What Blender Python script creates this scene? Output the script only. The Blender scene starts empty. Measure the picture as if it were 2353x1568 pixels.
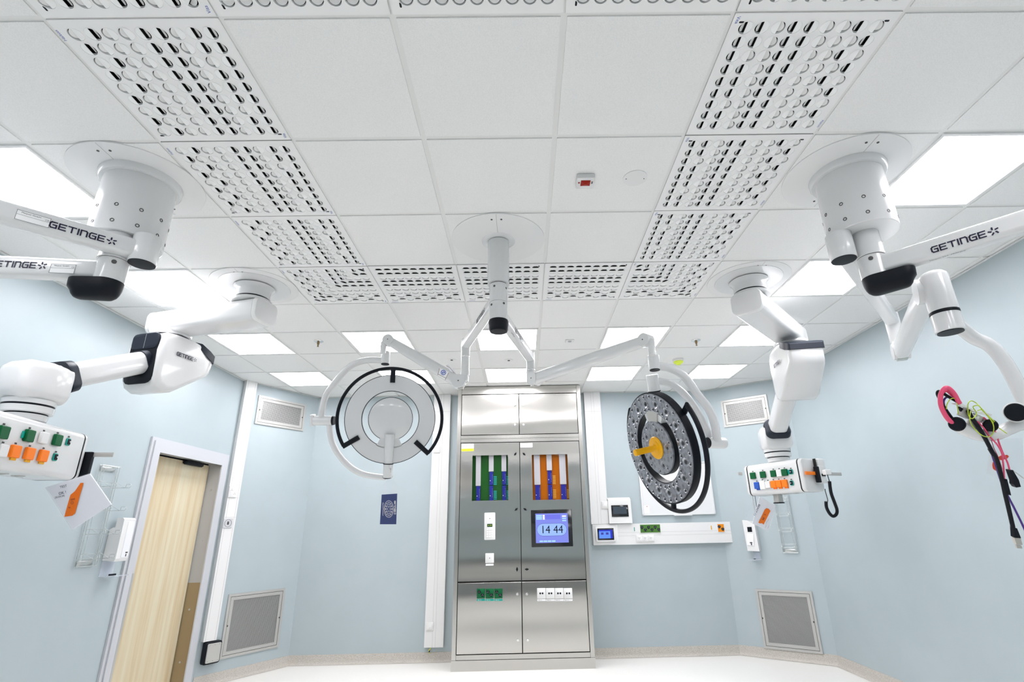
import bpy, bmesh, math, random
from mathutils import Vector, Matrix, Quaternion
random.seed(7)
PI = math.pi
SC = bpy.context.scene
COL = SC.collection
H = 3.10                      # ceiling height
# ---------------------------------------------------------------- camera
F_PX, PX0, PY0 = 1184.95, 1210.39, 793.325
RIGHT = Vector((0.9997913, -0.004982, -0.0198119))
UP = Vector((0.0169934, -0.3354396, 0.9419084))
FWD = Vector((0.0113383, 0.9420486, 0.3352849))
CAM = Vector((1.02904, -1.30859, H - 1.69807))
cd = bpy.data.cameras.new('camera')
cd.sensor_width = 36.0
cd.lens = F_PX / 2353 * 36.0
cd.shift_x = (1176.5 - PX0) / 2353
cd.shift_y = (PY0 - 784.0) / 2353
cd.clip_start = 0.05
cam = bpy.data.objects.new('camera', cd)
COL.objects.link(cam)
m3 = Matrix((RIGHT, UP, -FWD)).transposed()
cam.matrix_world = Matrix.Translation(CAM) @ m3.to_4x4()
SC.camera = cam
# ---------------------------------------------------------------- world, exposure
w = bpy.data.worlds.new('world'); SC.world = w; w.use_nodes = True
w.node_tree.nodes['Background'].inputs[0].default_value = (0.9, 0.95, 1, 1)
w.node_tree.nodes['Background'].inputs[1].default_value = 0.12
SC.view_settings.view_transform = 'Standard'
SC.view_settings.look = 'None'
SC.view_settings.gamma = 1.0
SC.view_settings.exposure = 0.0
SC.view_settings.use_curve_mapping = False
SC.cycles.max_bounces = 10
SC.cycles.diffuse_bounces = 6
SC.cycles.glossy_bounces = 4
SC.cycles.transmission_bounces = 8
SC.cycles.transparent_max_bounces = 12
LAMP_POWER = 14.2              # radiance of the ceiling light panels
# ---------------------------------------------------------------- points from the photograph onto known planes
def ray(a, b):
    return RIGHT * ((a - PX0) / F_PX) - UP * ((b - PY0) / F_PX) + FWD
def PZ(a, b, z): d = ray(a, b); return CAM + d * ((z - CAM.z) / d.z)
def PY(a, b, y): d = ray(a, b); return CAM + d * ((y - CAM.y) / d.y)
def PX(a, b, x): d = ray(a, b); return CAM + d * ((x - CAM.x) / d.x)
def PD(a, b, t): return CAM + ray(a, b) * t
def PN(a, b, p, n): d = ray(a, b); return CAM + d * ((Vector(p) - CAM).dot(n) / d.dot(n))
# ---------------------------------------------------------------- materials
def mat(name, col, rough=0.5, metal=0.0, coat=0.0, emit=None, estr=0.0, trans=0.0, alpha=1.0, ior=1.45, spec=None):
    m = bpy.data.materials.new(name); m.use_nodes = True
    b = m.node_tree.nodes['Principled BSDF']
    b.inputs['Base Color'].default_value = (*col, 1)
    b.inputs['Roughness'].default_value = rough
    b.inputs['Metallic'].default_value = metal
    b.inputs['IOR'].default_value = ior
    if coat: b.inputs['Coat Weight'].default_value = coat; b.inputs['Coat Roughness'].default_value = 0.06
    if emit: b.inputs['Emission Color'].default_value = (*emit, 1); b.inputs['Emission Strength'].default_value = estr
    if trans: b.inputs['Transmission Weight'].default_value = trans
    if alpha < 1: b.inputs['Alpha'].default_value = alpha
    if spec is not None: b.inputs['Specular IOR Level'].default_value = spec
    return m
def nodes(m): return m.node_tree.nodes, m.node_tree.links, m.node_tree.nodes['Principled BSDF']
def speckle(m, c1, c2, scale, lo, hi, bump=0.0):
    n, l, b = nodes(m)
    tc = n.new('ShaderNodeTexCoord'); t = n.new('ShaderNodeTexNoise'); r = n.new('ShaderNodeValToRGB')
    t.inputs['Scale'].default_value = scale; t.inputs['Detail'].default_value = 3
    r.color_ramp.elements[0].position = lo; r.color_ramp.elements[0].color = (*c1, 1)
    r.color_ramp.elements[1].position = hi; r.color_ramp.elements[1].color = (*c2, 1)
    l.new(tc.outputs['Object'], t.inputs['Vector']); l.new(t.outputs['Fac'], r.inputs['Fac']); l.new(r.outputs['Color'], b.inputs['Base Color'])
    if bump:
        bp = n.new('ShaderNodeBump'); bp.inputs['Strength'].default_value = bump; bp.inputs['Distance'].default_value = 0.001
        l.new(t.outputs['Fac'], bp.inputs['Height']); l.new(bp.outputs['Normal'], b.inputs['Normal'])
    return m
M = {}
M['tile'] = speckle(mat('ceiling_tile', (.80, .80, .79), .9, spec=.2), (.76, .765, .755), (.82, .82, .81), 260, .35, .6)
M['grid'] = mat('ceiling_grid_paint', (.74, .745, .73), .5)
M['wall'] = speckle(mat('wall_paint', (.405, .470, .492), .42), (.398, .464, .486), (.413, .478, .502), 3.0, .35, .65)
M['floor'] = speckle(mat('floor_vinyl', (.8, .79, .76), .35), (.74, .715, .67), (.86, .845, .815), 420, .36, .5)
M['skirt'] = speckle(mat('skirting_vinyl', (.66, .63, .58), .45), (.30, .26, .21), (.60, .57, .525), 300, .34, .55)
M['white'] = mat('white_lacquer', (.70, .705, .705), .24, coat=.35)
M['whitem'] = mat('white_paint', (.76, .76, .755), .5)
M['plastic'] = mat('white_plastic', (.74, .74, .735), .35)
M['diff'] = mat('diffuser_paint', (.82, .82, .815), .5)
M['noz'] = mat('nozzle_plastic', (.86, .865, .86), .45)
M['black'] = mat('black_plastic', (.006, .008, .012), .42, spec=.22)
M['blackg'] = mat('black_gloss', (.01, .011, .013), .15)
M['navy'] = mat('charcoal_cover', (.014, .019, .030), .42, spec=.3)
M['dark'] = mat('dark_void', (.012, .013, .012), .8)
M['ink'] = mat('logo_ink', (.012, .01, .04), .5)
M['print'] = mat('print_grey', (.06, .06, .06), .6)
M['blueink'] = mat('blue_ink', (.03, .09, .42), .6)
M['lamp'] = mat('light_panel', (1, 1, 1), .6, emit=(1, .98, 1.015), estr=LAMP_POWER)
M['alu'] = mat('aluminium_frame', (.50, .495, .475), .38, metal=.4)
M['chrome'] = mat('chrome', (.8, .8, .8), .12, metal=1)
M['screw'] = mat('screw_metal', (.10, .10, .10), .4, metal=.8)
M['green'] = mat('green_plastic', (.0, .10, .03), .4, spec=.3)
M['teal'] = mat('teal_plastic', (.0, .35, .28), .35)
M['orange'] = mat('orange_plastic', (.95, .21, .005), .35)
M['blue'] = mat('blue_plastic', (.02, .09, .45), .35)
M['amber'] = mat('amber_plastic', (.8, .42, .01), .3)
M['yellow'] = mat('yellow_sticker', (.85, .85, .03), .5)
M['lime'] = mat('lime_cap', (.72, .85, .08), .45)
M['red'] = mat('red_lens', (.30, .008, .002), .3, spec=.2)
M['paper'] = mat('paper', (.84, .84, .88), .7)
M['label'] = mat('label_sticker', (.9, .9, .9), .5)
M['doorframe'] = mat('door_frame_paint', (.53, .54, .57), .4)
M['reveal'] = mat('door_reveal', (.42, .42, .415), .4)
M['kick'] = mat('kick_plate', (.34, .26, .15), .32, metal=.25)
def wood():
    m = mat('light_ash_laminate', (.78, .68, .5), .45); n, l, b = nodes(m)
    tc = n.new('ShaderNodeTexCoord'); mp = n.new('ShaderNodeMapping'); mp.inputs['Scale'].default_value = (1, 9, .35)
    t = n.new('ShaderNodeTexNoise'); t.inputs['Scale'].default_value = 2.2; t.inputs['Detail'].default_value = 5
    mp2 = n.new('ShaderNodeMapping'); mp2.inputs['Scale'].default_value = (1, 90, 1.2)
    t2 = n.new('ShaderNodeTexNoise'); t2.inputs['Scale'].default_value = 3; t2.inputs['Detail'].default_value = 3
    mx = n.new('ShaderNodeMath'); mx.operation = 'MULTIPLY_ADD'; mx.inputs[1].default_value = .35
    r = n.new('ShaderNodeValToRGB'); e = r.color_ramp.elements
    e[0].position = .48; e[0].color = (.56, .44, .27, 1); e[1].position = .86; e[1].color = (.66, .61, .46, 1)
    k = e.new(.66); k.color = (.63, .54, .37, 1)
    l.new(tc.outputs['Object'], mp.inputs[0]); l.new(tc.outputs['Object'], mp2.inputs[0]); l.new(mp.outputs[0], t.inputs[0]); l.new(mp2.outputs[0], t2.inputs[0])
    l.new(t2.outputs['Fac'], mx.inputs[0]); l.new(t.outputs['Fac'], mx.inputs[2]); l.new(mx.outputs[0], r.inputs[0]); l.new(r.outputs[0], b.inputs['Base Color'])
    return m
M['wood'] = wood()
def steel(name, scale=(2, 2, 160), rough=.2, bump=.06):
    m = mat(name, (.56, .55, .52), rough, metal=1); n, l, b = nodes(m)
    tc = n.new('ShaderNodeTexCoord'); mp = n.new('ShaderNodeMapping'); mp.inputs['Scale'].default_value = scale
    t = n.new('ShaderNodeTexNoise'); t.inputs['Scale'].default_value = 4; t.inputs['Detail'].default_value = 2
    mr = n.new('ShaderNodeMapRange'); mr.inputs[3].default_value = rough - .05; mr.inputs[4].default_value = rough + .08
    # long soft waves of the sheet metal
    t2 = n.new('ShaderNodeTexNoise'); t2.inputs['Scale'].default_value = 1.7; t2.inputs['Detail'].default_value = 0
    bp = n.new('ShaderNodeBump'); bp.inputs['Strength'].default_value = bump; bp.inputs['Distance'].default_value = .12
    l.new(tc.outputs['Object'], mp.inputs[0]); l.new(mp.outputs[0], t.inputs[0]); l.new(t.outputs['Fac'], mr.inputs[0]); l.new(mr.outputs[0], b.inputs['Roughness'])
    b.inputs['Anisotropic'].default_value = .85; tg = n.new('ShaderNodeTangent'); tg.direction_type = 'RADIAL'; tg.axis = 'Z'; l.new(tg.outputs[0], b.inputs['Tangent'])
    mp3 = n.new('ShaderNodeMapping'); mp3.inputs['Scale'].default_value = (.25, 1, 1.9); l.new(tc.outputs['Object'], mp3.inputs[0])
    l.new(mp3.outputs[0], t2.inputs[0]); l.new(t2.outputs['Fac'], bp.inputs['Height']); l.new(bp.outputs['Normal'], b.inputs['Normal'])
    return m
M['steel'] = steel('brushed_steel', (1.5, 2, 160), .22, .12)
M['steelf'] = mat('steel_frame', (.56, .55, .52), .27, metal=1)
def mesh_grille():
    m = mat('perforated_mesh', (.5, .5, .48), .45, metal=.5); n, l, b = nodes(m)
    tc = n.new('ShaderNodeTexCoord'); mp = n.new('ShaderNodeMapping'); mp.inputs['Scale'].default_value = (1, 1, 1)
    v = n.new('ShaderNodeTexVoronoi'); v.inputs['Scale'].default_value = 85; v.inputs['Randomness'].default_value = .0
    r = n.new('ShaderNodeValToRGB'); e = r.color_ramp.elements
    e[0].position = .30; e[0].color = (.07, .07, .07, 1); e[1].position = .42; e[1].color = (.42, .42, .41, 1)
    l.new(tc.outputs['UV'], mp.inputs[0]); l.new(mp.outputs[0], v.inputs['Vector']); l.new(v.outputs['Distance'], r.inputs[0]); l.new(r.outputs[0], b.inputs['Base Color'])
    return m
M['mesh'] = mesh_grille()
def clear(name, col=(1, 1, 1), a=.25, rough=.05):
    m = mat(name, col, rough); n, l, b = nodes(m)
    b.inputs['Alpha'].default_value = a; b.inputs['Coat Weight'].default_value = 0
    return m
M['film'] = clear('clear_film', (.80, .84, .90), .16, .1)
M['acryl'] = clear('clear_acrylic', (.8, .85, .95), .35, .05)
M['glass'] = clear('window_glass', (.0, .0, .0), .10, .02)
# ---------------------------------------------------------------- mesh building
def frame(z, x=None):
    z = Vector(z).normalized()
    if x is None: x = Vector((0, 0, 1)).cross(z) if abs(z.z) < .95 else Vector((1, 0, 0))
    x = Vector(x); x = (x - z * x.dot(z)).normalized()
    return x, z.cross(x), z
def rr(w_, h_, r, n=4):
    r = min(r, w_ / 2 - 1e-4, h_ / 2 - 1e-4); P = []
    for cx, cy, a0 in ((w_/2-r, h_/2-r, 0), (-w_/2+r, h_/2-r, PI/2), (-w_/2+r, -h_/2+r, PI), (w_/2-r, -h_/2+r, 1.5*PI)):
        for k in range(n + 1):
            a = a0 + PI / 2 * k / n; P.append((cx + r * math.cos(a), cy + r * math.sin(a)))
    return P
def circ(r, n=24): return [(r * math.cos(2*PI*k/n), r * math.sin(2*PI*k/n)) for k in range(n)]
class MB:
    def __init__(s): s.bm = bmesh.new()
    def rings(s, R, cap=True, closed=False):
        V = [[s.bm.verts.new(p) for p in r] for r in R]; n = len(V[0])
        rng = range(len(V) if closed else len(V) - 1)
        for i in rng:
            a, b = V[i], V[(i + 1) % len(V)]
            for k in range(n):
                s.bm.faces.new((a[k], a[(k+1) % n], b[(k+1) % n], b[k]))
        if cap and not closed:
            s.bm.faces.new(V[0][::-1]); s.bm.faces.new(V[-1])
        return s
    def box(s, c, size, x=(1, 0, 0), y=(0, 1, 0), z=(0, 0, 1), bev=0.0):
        c = Vector(c); x, y, z = Vector(x).normalized() * size[0] / 2, Vector(y).normalized() * size[1] / 2, Vector(z).normalized() * size[2] / 2
        if bev > 0:
            return s.prism(rr(size[0], size[1], bev, 3), c - z, x, y, z * 2, edge=min(bev * .6, size[2] * .3))
        A = [c - z - x - y, c - z + x - y, c - z + x + y, c - z - x + y]; B = [p + 2 * z for p in A]
        return s.rings([A, B])
    def bx(s, x0, x1, y0, y1, z0, z1, bev=0.0):
        return s.box(((x0+x1)/2, (y0+y1)/2, (z0+z1)/2), (x1-x0, y1-y0, z1-z0), bev=bev)
    def prism(s, P, o, x, y, d, edge=0.0):
        o = Vector(o); x = Vector(x).normalized(); y = Vector(y).normalized(); d = Vector(d)
        def ring(t, sc=0.0):
            if sc:
                cx = sum(p[0] for p in P) / len(P); cy = sum(p[1] for p in P) / len(P)
                mx = max(abs(p[0]-cx) for p in P) or 1; my = max(abs(p[1]-cy) for p in P) or 1
                return [o + d * t + x * (cx + (px-cx) * (1 - sc/mx)) + y * (cy + (py-cy) * (1 - sc/my)) for px, py in P]
            return [o + d * t + x * px + y * py for px, py in P]
        if edge:
            e = edge / d.length
            return s.rings([ring(0, edge), ring(e), ring(1 - e), ring(1, edge)])
        return s.rings([ring(0), ring(1)])
    def cyl(s, p0, p1, r0, r1=None, n=24, cap=True):
        r1 = r0 if r1 is None else r1; p0, p1 = Vector(p0), Vector(p1); x, y, z = frame(p1 - p0)
        return s.rings([[p + x * a * r + y * b * r for a, b in circ(1, n)] for p, r in ((p0, r0), (p1, r1))], cap)
    def lathe(s, prof, o=(0, 0, 0), axis=(0, 0, 1), n=32, cap=True):
        o = Vector(o); x, y, z = frame(axis)
        return s.rings([[o + z * h + x * a * r + y * b * r for a, b in circ(1, n)] for r, h in prof], cap)
    def sweep(s, path, sec, up=None, cap=True, closed=False, scales=None):
        path = [Vector(p) for p in path]; n = len(path); T = []
        for i in range(n):
            if closed: t = path[(i+1) % n] - path[i-1]
            else: t = path[min(i+1, n-1)] - path[max(i-1, 0)]
            T.append(t.normalized())
        R = []; u = None
        for i, p in enumerate(path):
            if up is not None: u = Vector(up) - T[i] * Vector(up).dot(T[i])
            elif u is None: u = frame(T[0])[0]
            else: u = u - T[i] * u.dot(T[i])
            u = u.normalized(); v = T[i].cross(u); k = scales[i] if scales else 1
            # section x -> v (sideways), y -> u (up)
            R.append([p + v * (-a) * k + u * b * k for a, b in sec])
        return s.rings(R, cap, closed)
    def tube(s, path, r, n=12, cap=True, closed=False): return s.sweep(path, circ(r, n), None, cap, closed)
    def quad(s, a, b, c, d): s.bm.faces.new([s.bm.verts.new(p) for p in (a, b, c, d)]); return s
    def poly(s, P): s.bm.faces.new([s.bm.verts.new(p) for p in P]); return s
    def build(s, name, m, parent=None, smooth=40, uvs=None):
        off = Vector((0, 0, 0)); p = parent
        while p is not None:
            off = Vector(p.get('_o', (0, 0, 0))) if p.get('_o') is not None else off; p = p.parent
        bmesh.ops.recalc_face_normals(s.bm, faces=s.bm.faces)
        if uvs:
            L = s.bm.loops.layers.uv.new('UVMap'); x, y = Vector(uvs[0]), Vector(uvs[1])
            for f in s.bm.faces:
                for lp in f.loops: lp[L].uv = (lp.vert.co.dot(x), lp.vert.co.dot(y))
        if off.length: bmesh.ops.translate(s.bm, verts=s.bm.verts, vec=-off)
        me = bpy.data.meshes.new(name); s.bm.to_mesh(me); s.bm.free()
        me.materials.append(m)
        if smooth:
            for f in me.polygons: f.use_smooth = True
            me.set_sharp_from_angle(angle=math.radians(smooth))
        o = bpy.data.objects.new(name, me); COL.objects.link(o)
        if parent is not None: o.parent = parent
        return o
def tag(o, label=None, cat=None, group=None, kind=None):
    if label: o['label'] = label
    if cat: o['category'] = cat
    if group: o['group'] = group
    if kind: o['kind'] = kind
    return o
def thing(name, label, cat, loc=(0, 0, 0), group=None):
    e = bpy.data.objects.new(name, None); COL.objects.link(e); e.location = loc; e.empty_display_size = .05
    e['_o'] = tuple(loc)
    return tag(e, label, cat, group)
def struct(o): o['kind'] = 'structure'; return o
def bez(P, n=10):
    """Catmull-Rom through the points."""
    P = [Vector(p) for p in P]; out = []
    for i in range(len(P) - 1):
        a, b, c, d = P[max(i-1, 0)], P[i], P[i+1], P[min(i+2, len(P)-1)]
        for k in range(n):
            t = k / n
            out.append(.5 * ((2*b) + (c-a)*t + (2*a-5*b+4*c-d)*t*t + (3*b-a-3*c+d)*t**3))
    out.append(P[-1]); return out
_fonts = {}
def text(name, s_, o, x, y, size, m, parent, align='LEFT', squash=1.0, lift=.0006):
    o, x, y = Vector(o), Vector(x).normalized(), Vector(y).normalized(); z = x.cross(y)
    cu = bpy.data.curves.new(name, 'FONT'); cu.body = s_; cu.size = size; cu.align_x = align; cu.resolution_u = 2
    t = bpy.data.objects.new(name, cu); COL.objects.link(t)
    me = bpy.data.meshes.new_from_object(t.evaluated_get(bpy.context.evaluated_depsgraph_get()))
    bpy.data.objects.remove(t); bpy.data.curves.remove(cu)
    mb = MB(); mb.bm.from_mesh(me); bpy.data.meshes.remove(me)
    for v in mb.bm.verts: v.co = o + x * v.co.x * squash + y * v.co.y + z * lift
    return mb.build(name, m, parent, 0)
GLYPH = {
 'G': ([(1, 1), (.22, 1), (0, .8), (0, .2), (.22, 0), (1, 0), (1, .52), (.5, .52)],),
 'E': ([(1, 1), (0, 1), (0, 0), (1, 0)], [(0, .5), (.9, .5)]),
 'T': ([(0, 1), (1.15, 1)], [(.58, 1), (.58, 0)]),
 'I': ([(0, 0), (0, 1)],),
 'N': ([(0, 0), (0, 1), (.8, 1), (1, .8), (1, 0)],)}
def stroke(mb, P, o, x, y, wd):
    for i in range(len(P) - 1):
        a = o + x * P[i][0] + y * P[i][1]; b = o + x * P[i+1][0] + y * P[i+1][1]; t = (b - a).normalized() * wd * .5
        nrm = x.normalized().cross(y.normalized()); s_ = nrm.cross(t)
        mb.quad(a - t - s_, b + t - s_, b + t + s_, a - t + s_)
def wordmark(o, x, y, h, m, parent, star=True, name='maker_lettering', vs=1.35, sw=.29):
    """GETINGE and its star in squared strokes; o is the lower left corner, h the letter height."""
    x, y = Vector(x).normalized(), Vector(y).normalized(); z = x.cross(y); o = Vector(o) + z * .0012
    mb = MB(); c = 0
    for ch in 'GETINGE':
        wch = {'I': 0, 'T': 1.15}.get(ch, 1)
        for P in GLYPH[ch]: stroke(mb, [((c + px * 1.1) * h, py * h * vs) for px, py in P], o, x, y, h * sw)
        c += wch * 1.1 + .48
    if star:
        cc = o + x * ((c + .95) * h) + y * (h * .5 * vs); hh = h; h = h * 1.15
        for k in range(5):
            a = PI / 2 + 2 * PI * k / 5; d = x * math.cos(a) + y * math.sin(a); s_ = z.cross(d)
            p = [cc + d * h * .22, cc + d * h * .85, cc + d * h * .85 + s_ * h * .26, cc + d * h * .3 + s_ * h * .30]
            mb.quad(*p)
    return mb.build(name, m, parent, 0)
# ================================================================ room shell
XL, XR, YB, YR = -2.21, 4.26, 5.39, -3.6
LA, LB = Vector((-2.21, 4.52, 0)), Vector((-1.66, 5.39, 0))
RA, RB = Vector((3.465, 5.39, 0)), Vector((4.26, 4.80, 0))
LD, RD = (LB - LA).normalized(), (RB - RA).normalized()
LN = Vector((LD.y, -LD.x, 0)); RN = Vector((RD.y, -RD.x, 0))      # normals into the room
def on_left_corner(a, b): return PN(a, b, LA, LN)
def on_right_corner(a, b): return PN(a, b, RA, RN)
T = .12
def wall(name, a, b, n, holes=None):
    a, b, n = Vector(a), Vector(b), Vector(n); d = (b - a)
    mb = MB(); mb.rings([[a, b, b - n * T, a - n * T], [p + Vector((0, 0, H + .1)) for p in (a, b, b - n * T, a - n * T)]])
    return struct(mb.build(name, M['wall'], None, 0))
# left wall has a door opening: built of three pieces in one mesh
DY0, DY1, DZ1 = 3.30, 4.35, 2.13
mb = MB()
mb.bx(XL - T, XL, YR, DY0, 0, H + .1); mb.bx(XL - T, XL, DY1, LA.y, 0, H + .1); mb.bx(XL - T, XL, DY0, DY1, DZ1, H + .1)
struct(mb.build('wall_left', M['wall'], None, 0))
wall('wall_left_corner', LA, LB, LN)
wall('wall_back', (LB.x, YB, 0), (RA.x, YB, 0), (0, -1, 0))
wall('wall_right_corner', RA, RB, RN)
wall('wall_right', (XR, RB.y, 0), (XR, YR, 0), (-1, 0, 0))
wall('wall_rear', (XR, YR, 0), (XL, YR, 0), (0, 1, 0))
struct(MB().bx(XL - T, XR + T, YR - T, YB + T, -.1, 0).build('floor', M['floor'], None, 0))
# coved vinyl skirting along every wall, one mesh per side
def skirting(name, a, b, n):
    a, b, n = Vector(a), Vector(b), Vector(n); zz = Vector((0, 0, 1))
    prof = [(0, .10), (.004, .10), (.006, .035), (.012, .016), (.024, .005), (.04, .0015), (0, .0015)]
    MBs = MB(); MBs.rings([[p + n * q[0] + zz * q[1] for q in prof] for p in (a, b)])
    return struct(MBs.build(name, M['skirt'], None, 50))
skirting('baseboard_left', (XL, YR, 0), (XL, DY0 - .07, 0), (1, 0, 0))
skirting('baseboard_left_corner', LA, LB, LN)
skirting('baseboard_back_left', (LB.x, YB, 0), (.24, YB, 0), (0, -1, 0))
skirting('baseboard_back_right', (1.75, YB, 0), (RA.x, YB, 0), (0, -1, 0))
skirting('baseboard_right_corner', RA, RB, RN)
skirting('baseboard_right', (XR, RB.y, 0), (XR, YR, 0), (-1, 0, 0))
# ---------------------------------------------------------------- ceiling: tiles hang 8 mm below a 24 mm grid
RING = {(i, j) for i in range(-1, 4) for j in range(-1, 4) if i in (-1, 3) or j in (-1, 3)}
LIGHTS = {(-3, 1), (-3, 3), (-3, 5), (-3, 7), (-1, 5), (-1, 7), (1, 5), (1, 7), (3, 5), (3, 7), (5, 1), (5, 3), (5, 5), (5, 7), (-3, -1), (5, -1), (-3, -3), (-1, -3), (1, -3), (3, -3), (5, -3)}
def in_room_clip(x0, x1, y0, y1):
    return max(x0, XL), min(x1, XR), max(y0, YR), min(y1, YB)
MASTS = {(-2, 1), (-2, 3), (1, 2), (4, 1), (4, 3)}
mb = MB()
for i in range(-4, 8):
    for j in range(-7, 10):
        if (i, j) in RING or (i, j) in LIGHTS: continue
        x0, x1, y0, y1 = in_room_clip(i * .6 + .012, i * .6 + .588, j * .6 + .012, j * .6 + .588)
        if x1 - x0 < .01 or y1 - y0 < .01: continue
        mb.bx(x0, x1, y0, y1, H - .005, H + .02)
struct(mb.build('ceiling', M['tile'], None, 0))
mb = MB()
mb.bx(XL - T, XR + T, YR - T, YB + T, H + .16, H + .2)
struct(mb.build('trim_3', M['dark'], None, 0))
mb = MB()
for i in range(-3, 8):
    mb.bx(i * .6 - .0125, i * .6 + .0125, YR, YB, H, H + .012)
for j in range(-5, 10):
    mb.bx(XL, XR, j * .6 - .0125, j * .6 + .0125, H + .0005, H + .0115)
for (a, b, n) in (((XL, YR), (XL, LA.y), (1, 0)), (LA.xy, LB.xy, LN.xy), ((LB.x, YB), (RA.x, YB), (0, -1)), (RA.xy, RB.xy, RN.xy), ((XR, RB.y), (XR, YR), (-1, 0)), ((XR, YR), (XL, YR), (0, 1))):
    a, b, n = Vector((*a, H - .012)), Vector((*b, H - .012)), Vector((*n, 0))
    mb.rings([[p, p + n * .02, p + n * .02 + Vector((0, 0, .003)), p + Vector((0, 0, .003))] for p in (a, b)])
struct(mb.build('trim_1', M['grid'], None, 0))
# ---------------------------------------------------------------- light panels
def light(i, j, label, vis=True):
    x, y = i * .6 + .3, j * .6 + .3
    t = thing('ceiling_light', label, 'ceiling light', (x, y, H), 'square ceiling light panels')
    mb = MB(); o, n_ = .2885, .274
    for (a, b, c, d) in ((-o, o, -o, -n_), (-o, o, n_, o), (-o, -n_, -n_, n_), (n_, o, -n_, n_)):
        mb.bx(x + a, x + b, y + c, y + d, H - .009, H + .02)
    mb.build('frame', M['whitem'], t, 0)
    MB().bx(x - n_, x + n_, y - n_, y + n_, H - .005, H + .004).build('diffuser', M['lamp'], t, 0)
side = {-3: 'left wall column', -1: 'second column from the left', 1: 'middle column', 3: 'second column from the right', 5: 'right wall column'}
rown = {7: 'row by the back wall', 5: 'second row from the back', 3: 'third row from the back', 1: 'row beside the near drums', -1: 'row above the photographer', -3: 'row behind the photographer'}
for (i, j) in sorted(LIGHTS): light(i, j, 'glowing square light panel, %s, %s' % (side[i], rown[j]))
# ---------------------------------------------------------------- air diffusers with swirl nozzles
PITCH, NR = .0598, .0258
def nozzle_mesh():
    mb = MB(); R = NR; n = 24
    P = [(R + .0012, -.0008), (R - .0006, -.0014), (R - .0012, 0), (R - .0012, .009)]
    mb.rings([[(r * math.cos(2*PI*k/n), r * math.sin(2*PI*k/n), z) for k in range(n)] for r, z in P], cap=False)
    # large half: gently bulging plate up to the slot
    r2 = R - .0012
    outer = [(r2 * math.cos(a), r2 * math.sin(a)) for a in [PI/2 + PI * t / 14 for t in range(15)]]
    V = [[mb.bm.verts.new((x * s_ - .0006, y * s_, z)) for x, y in outer] for s_, z in ((1.0, 0.0004), (.8, -.0012), (.45, -.0022))]
    for p, q in zip(V[:-1], V[1:]):
        for k in range(14): mb.bm.faces.new((p[k], p[k+1], q[k+1], q[k]))
        mb.bm.faces.new((p[-1], p[0], q[0], q[-1]))
    mb.bm.faces.new(V[-1])
    # tilted blade over the open half: low near the rim, high beside the slot
    low = [(r2 * .80 * math.cos(a), r2 * .93 * math.sin(a)) for a in [PI/2 - PI * t / 12 for t in range(13)]]
    x0, dz = 0, .0115
    low = [(max(x, .0032), y) for x, y in low]
    def zz(x): return dz * (1 - max(0, x - .0032) / (r2 * .80 - .0032))
    mb.rings([[(x + x0, y, zz(x)) for x, y in low], [(x + x0, y, zz(x) + .0008) for x, y in low]])
    return mb
nz = nozzle_mesh().build('nozzle', M['noz'], None, 35)
NZMESH = nz.data; bpy.data.objects.remove(nz)
def vane_pattern(k, q, cross=False):
    """layer k counted from the outer edge (1..9), q = running number along the strip; True = slot turned to the room centre"""
    if k == 1: return q % 2 == 0
    if k == 2: return q % 2 == 1
    if k in (3, 4, 7): return False
    if k == 8: return cross or q not in (3, 7)
    return True
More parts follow.
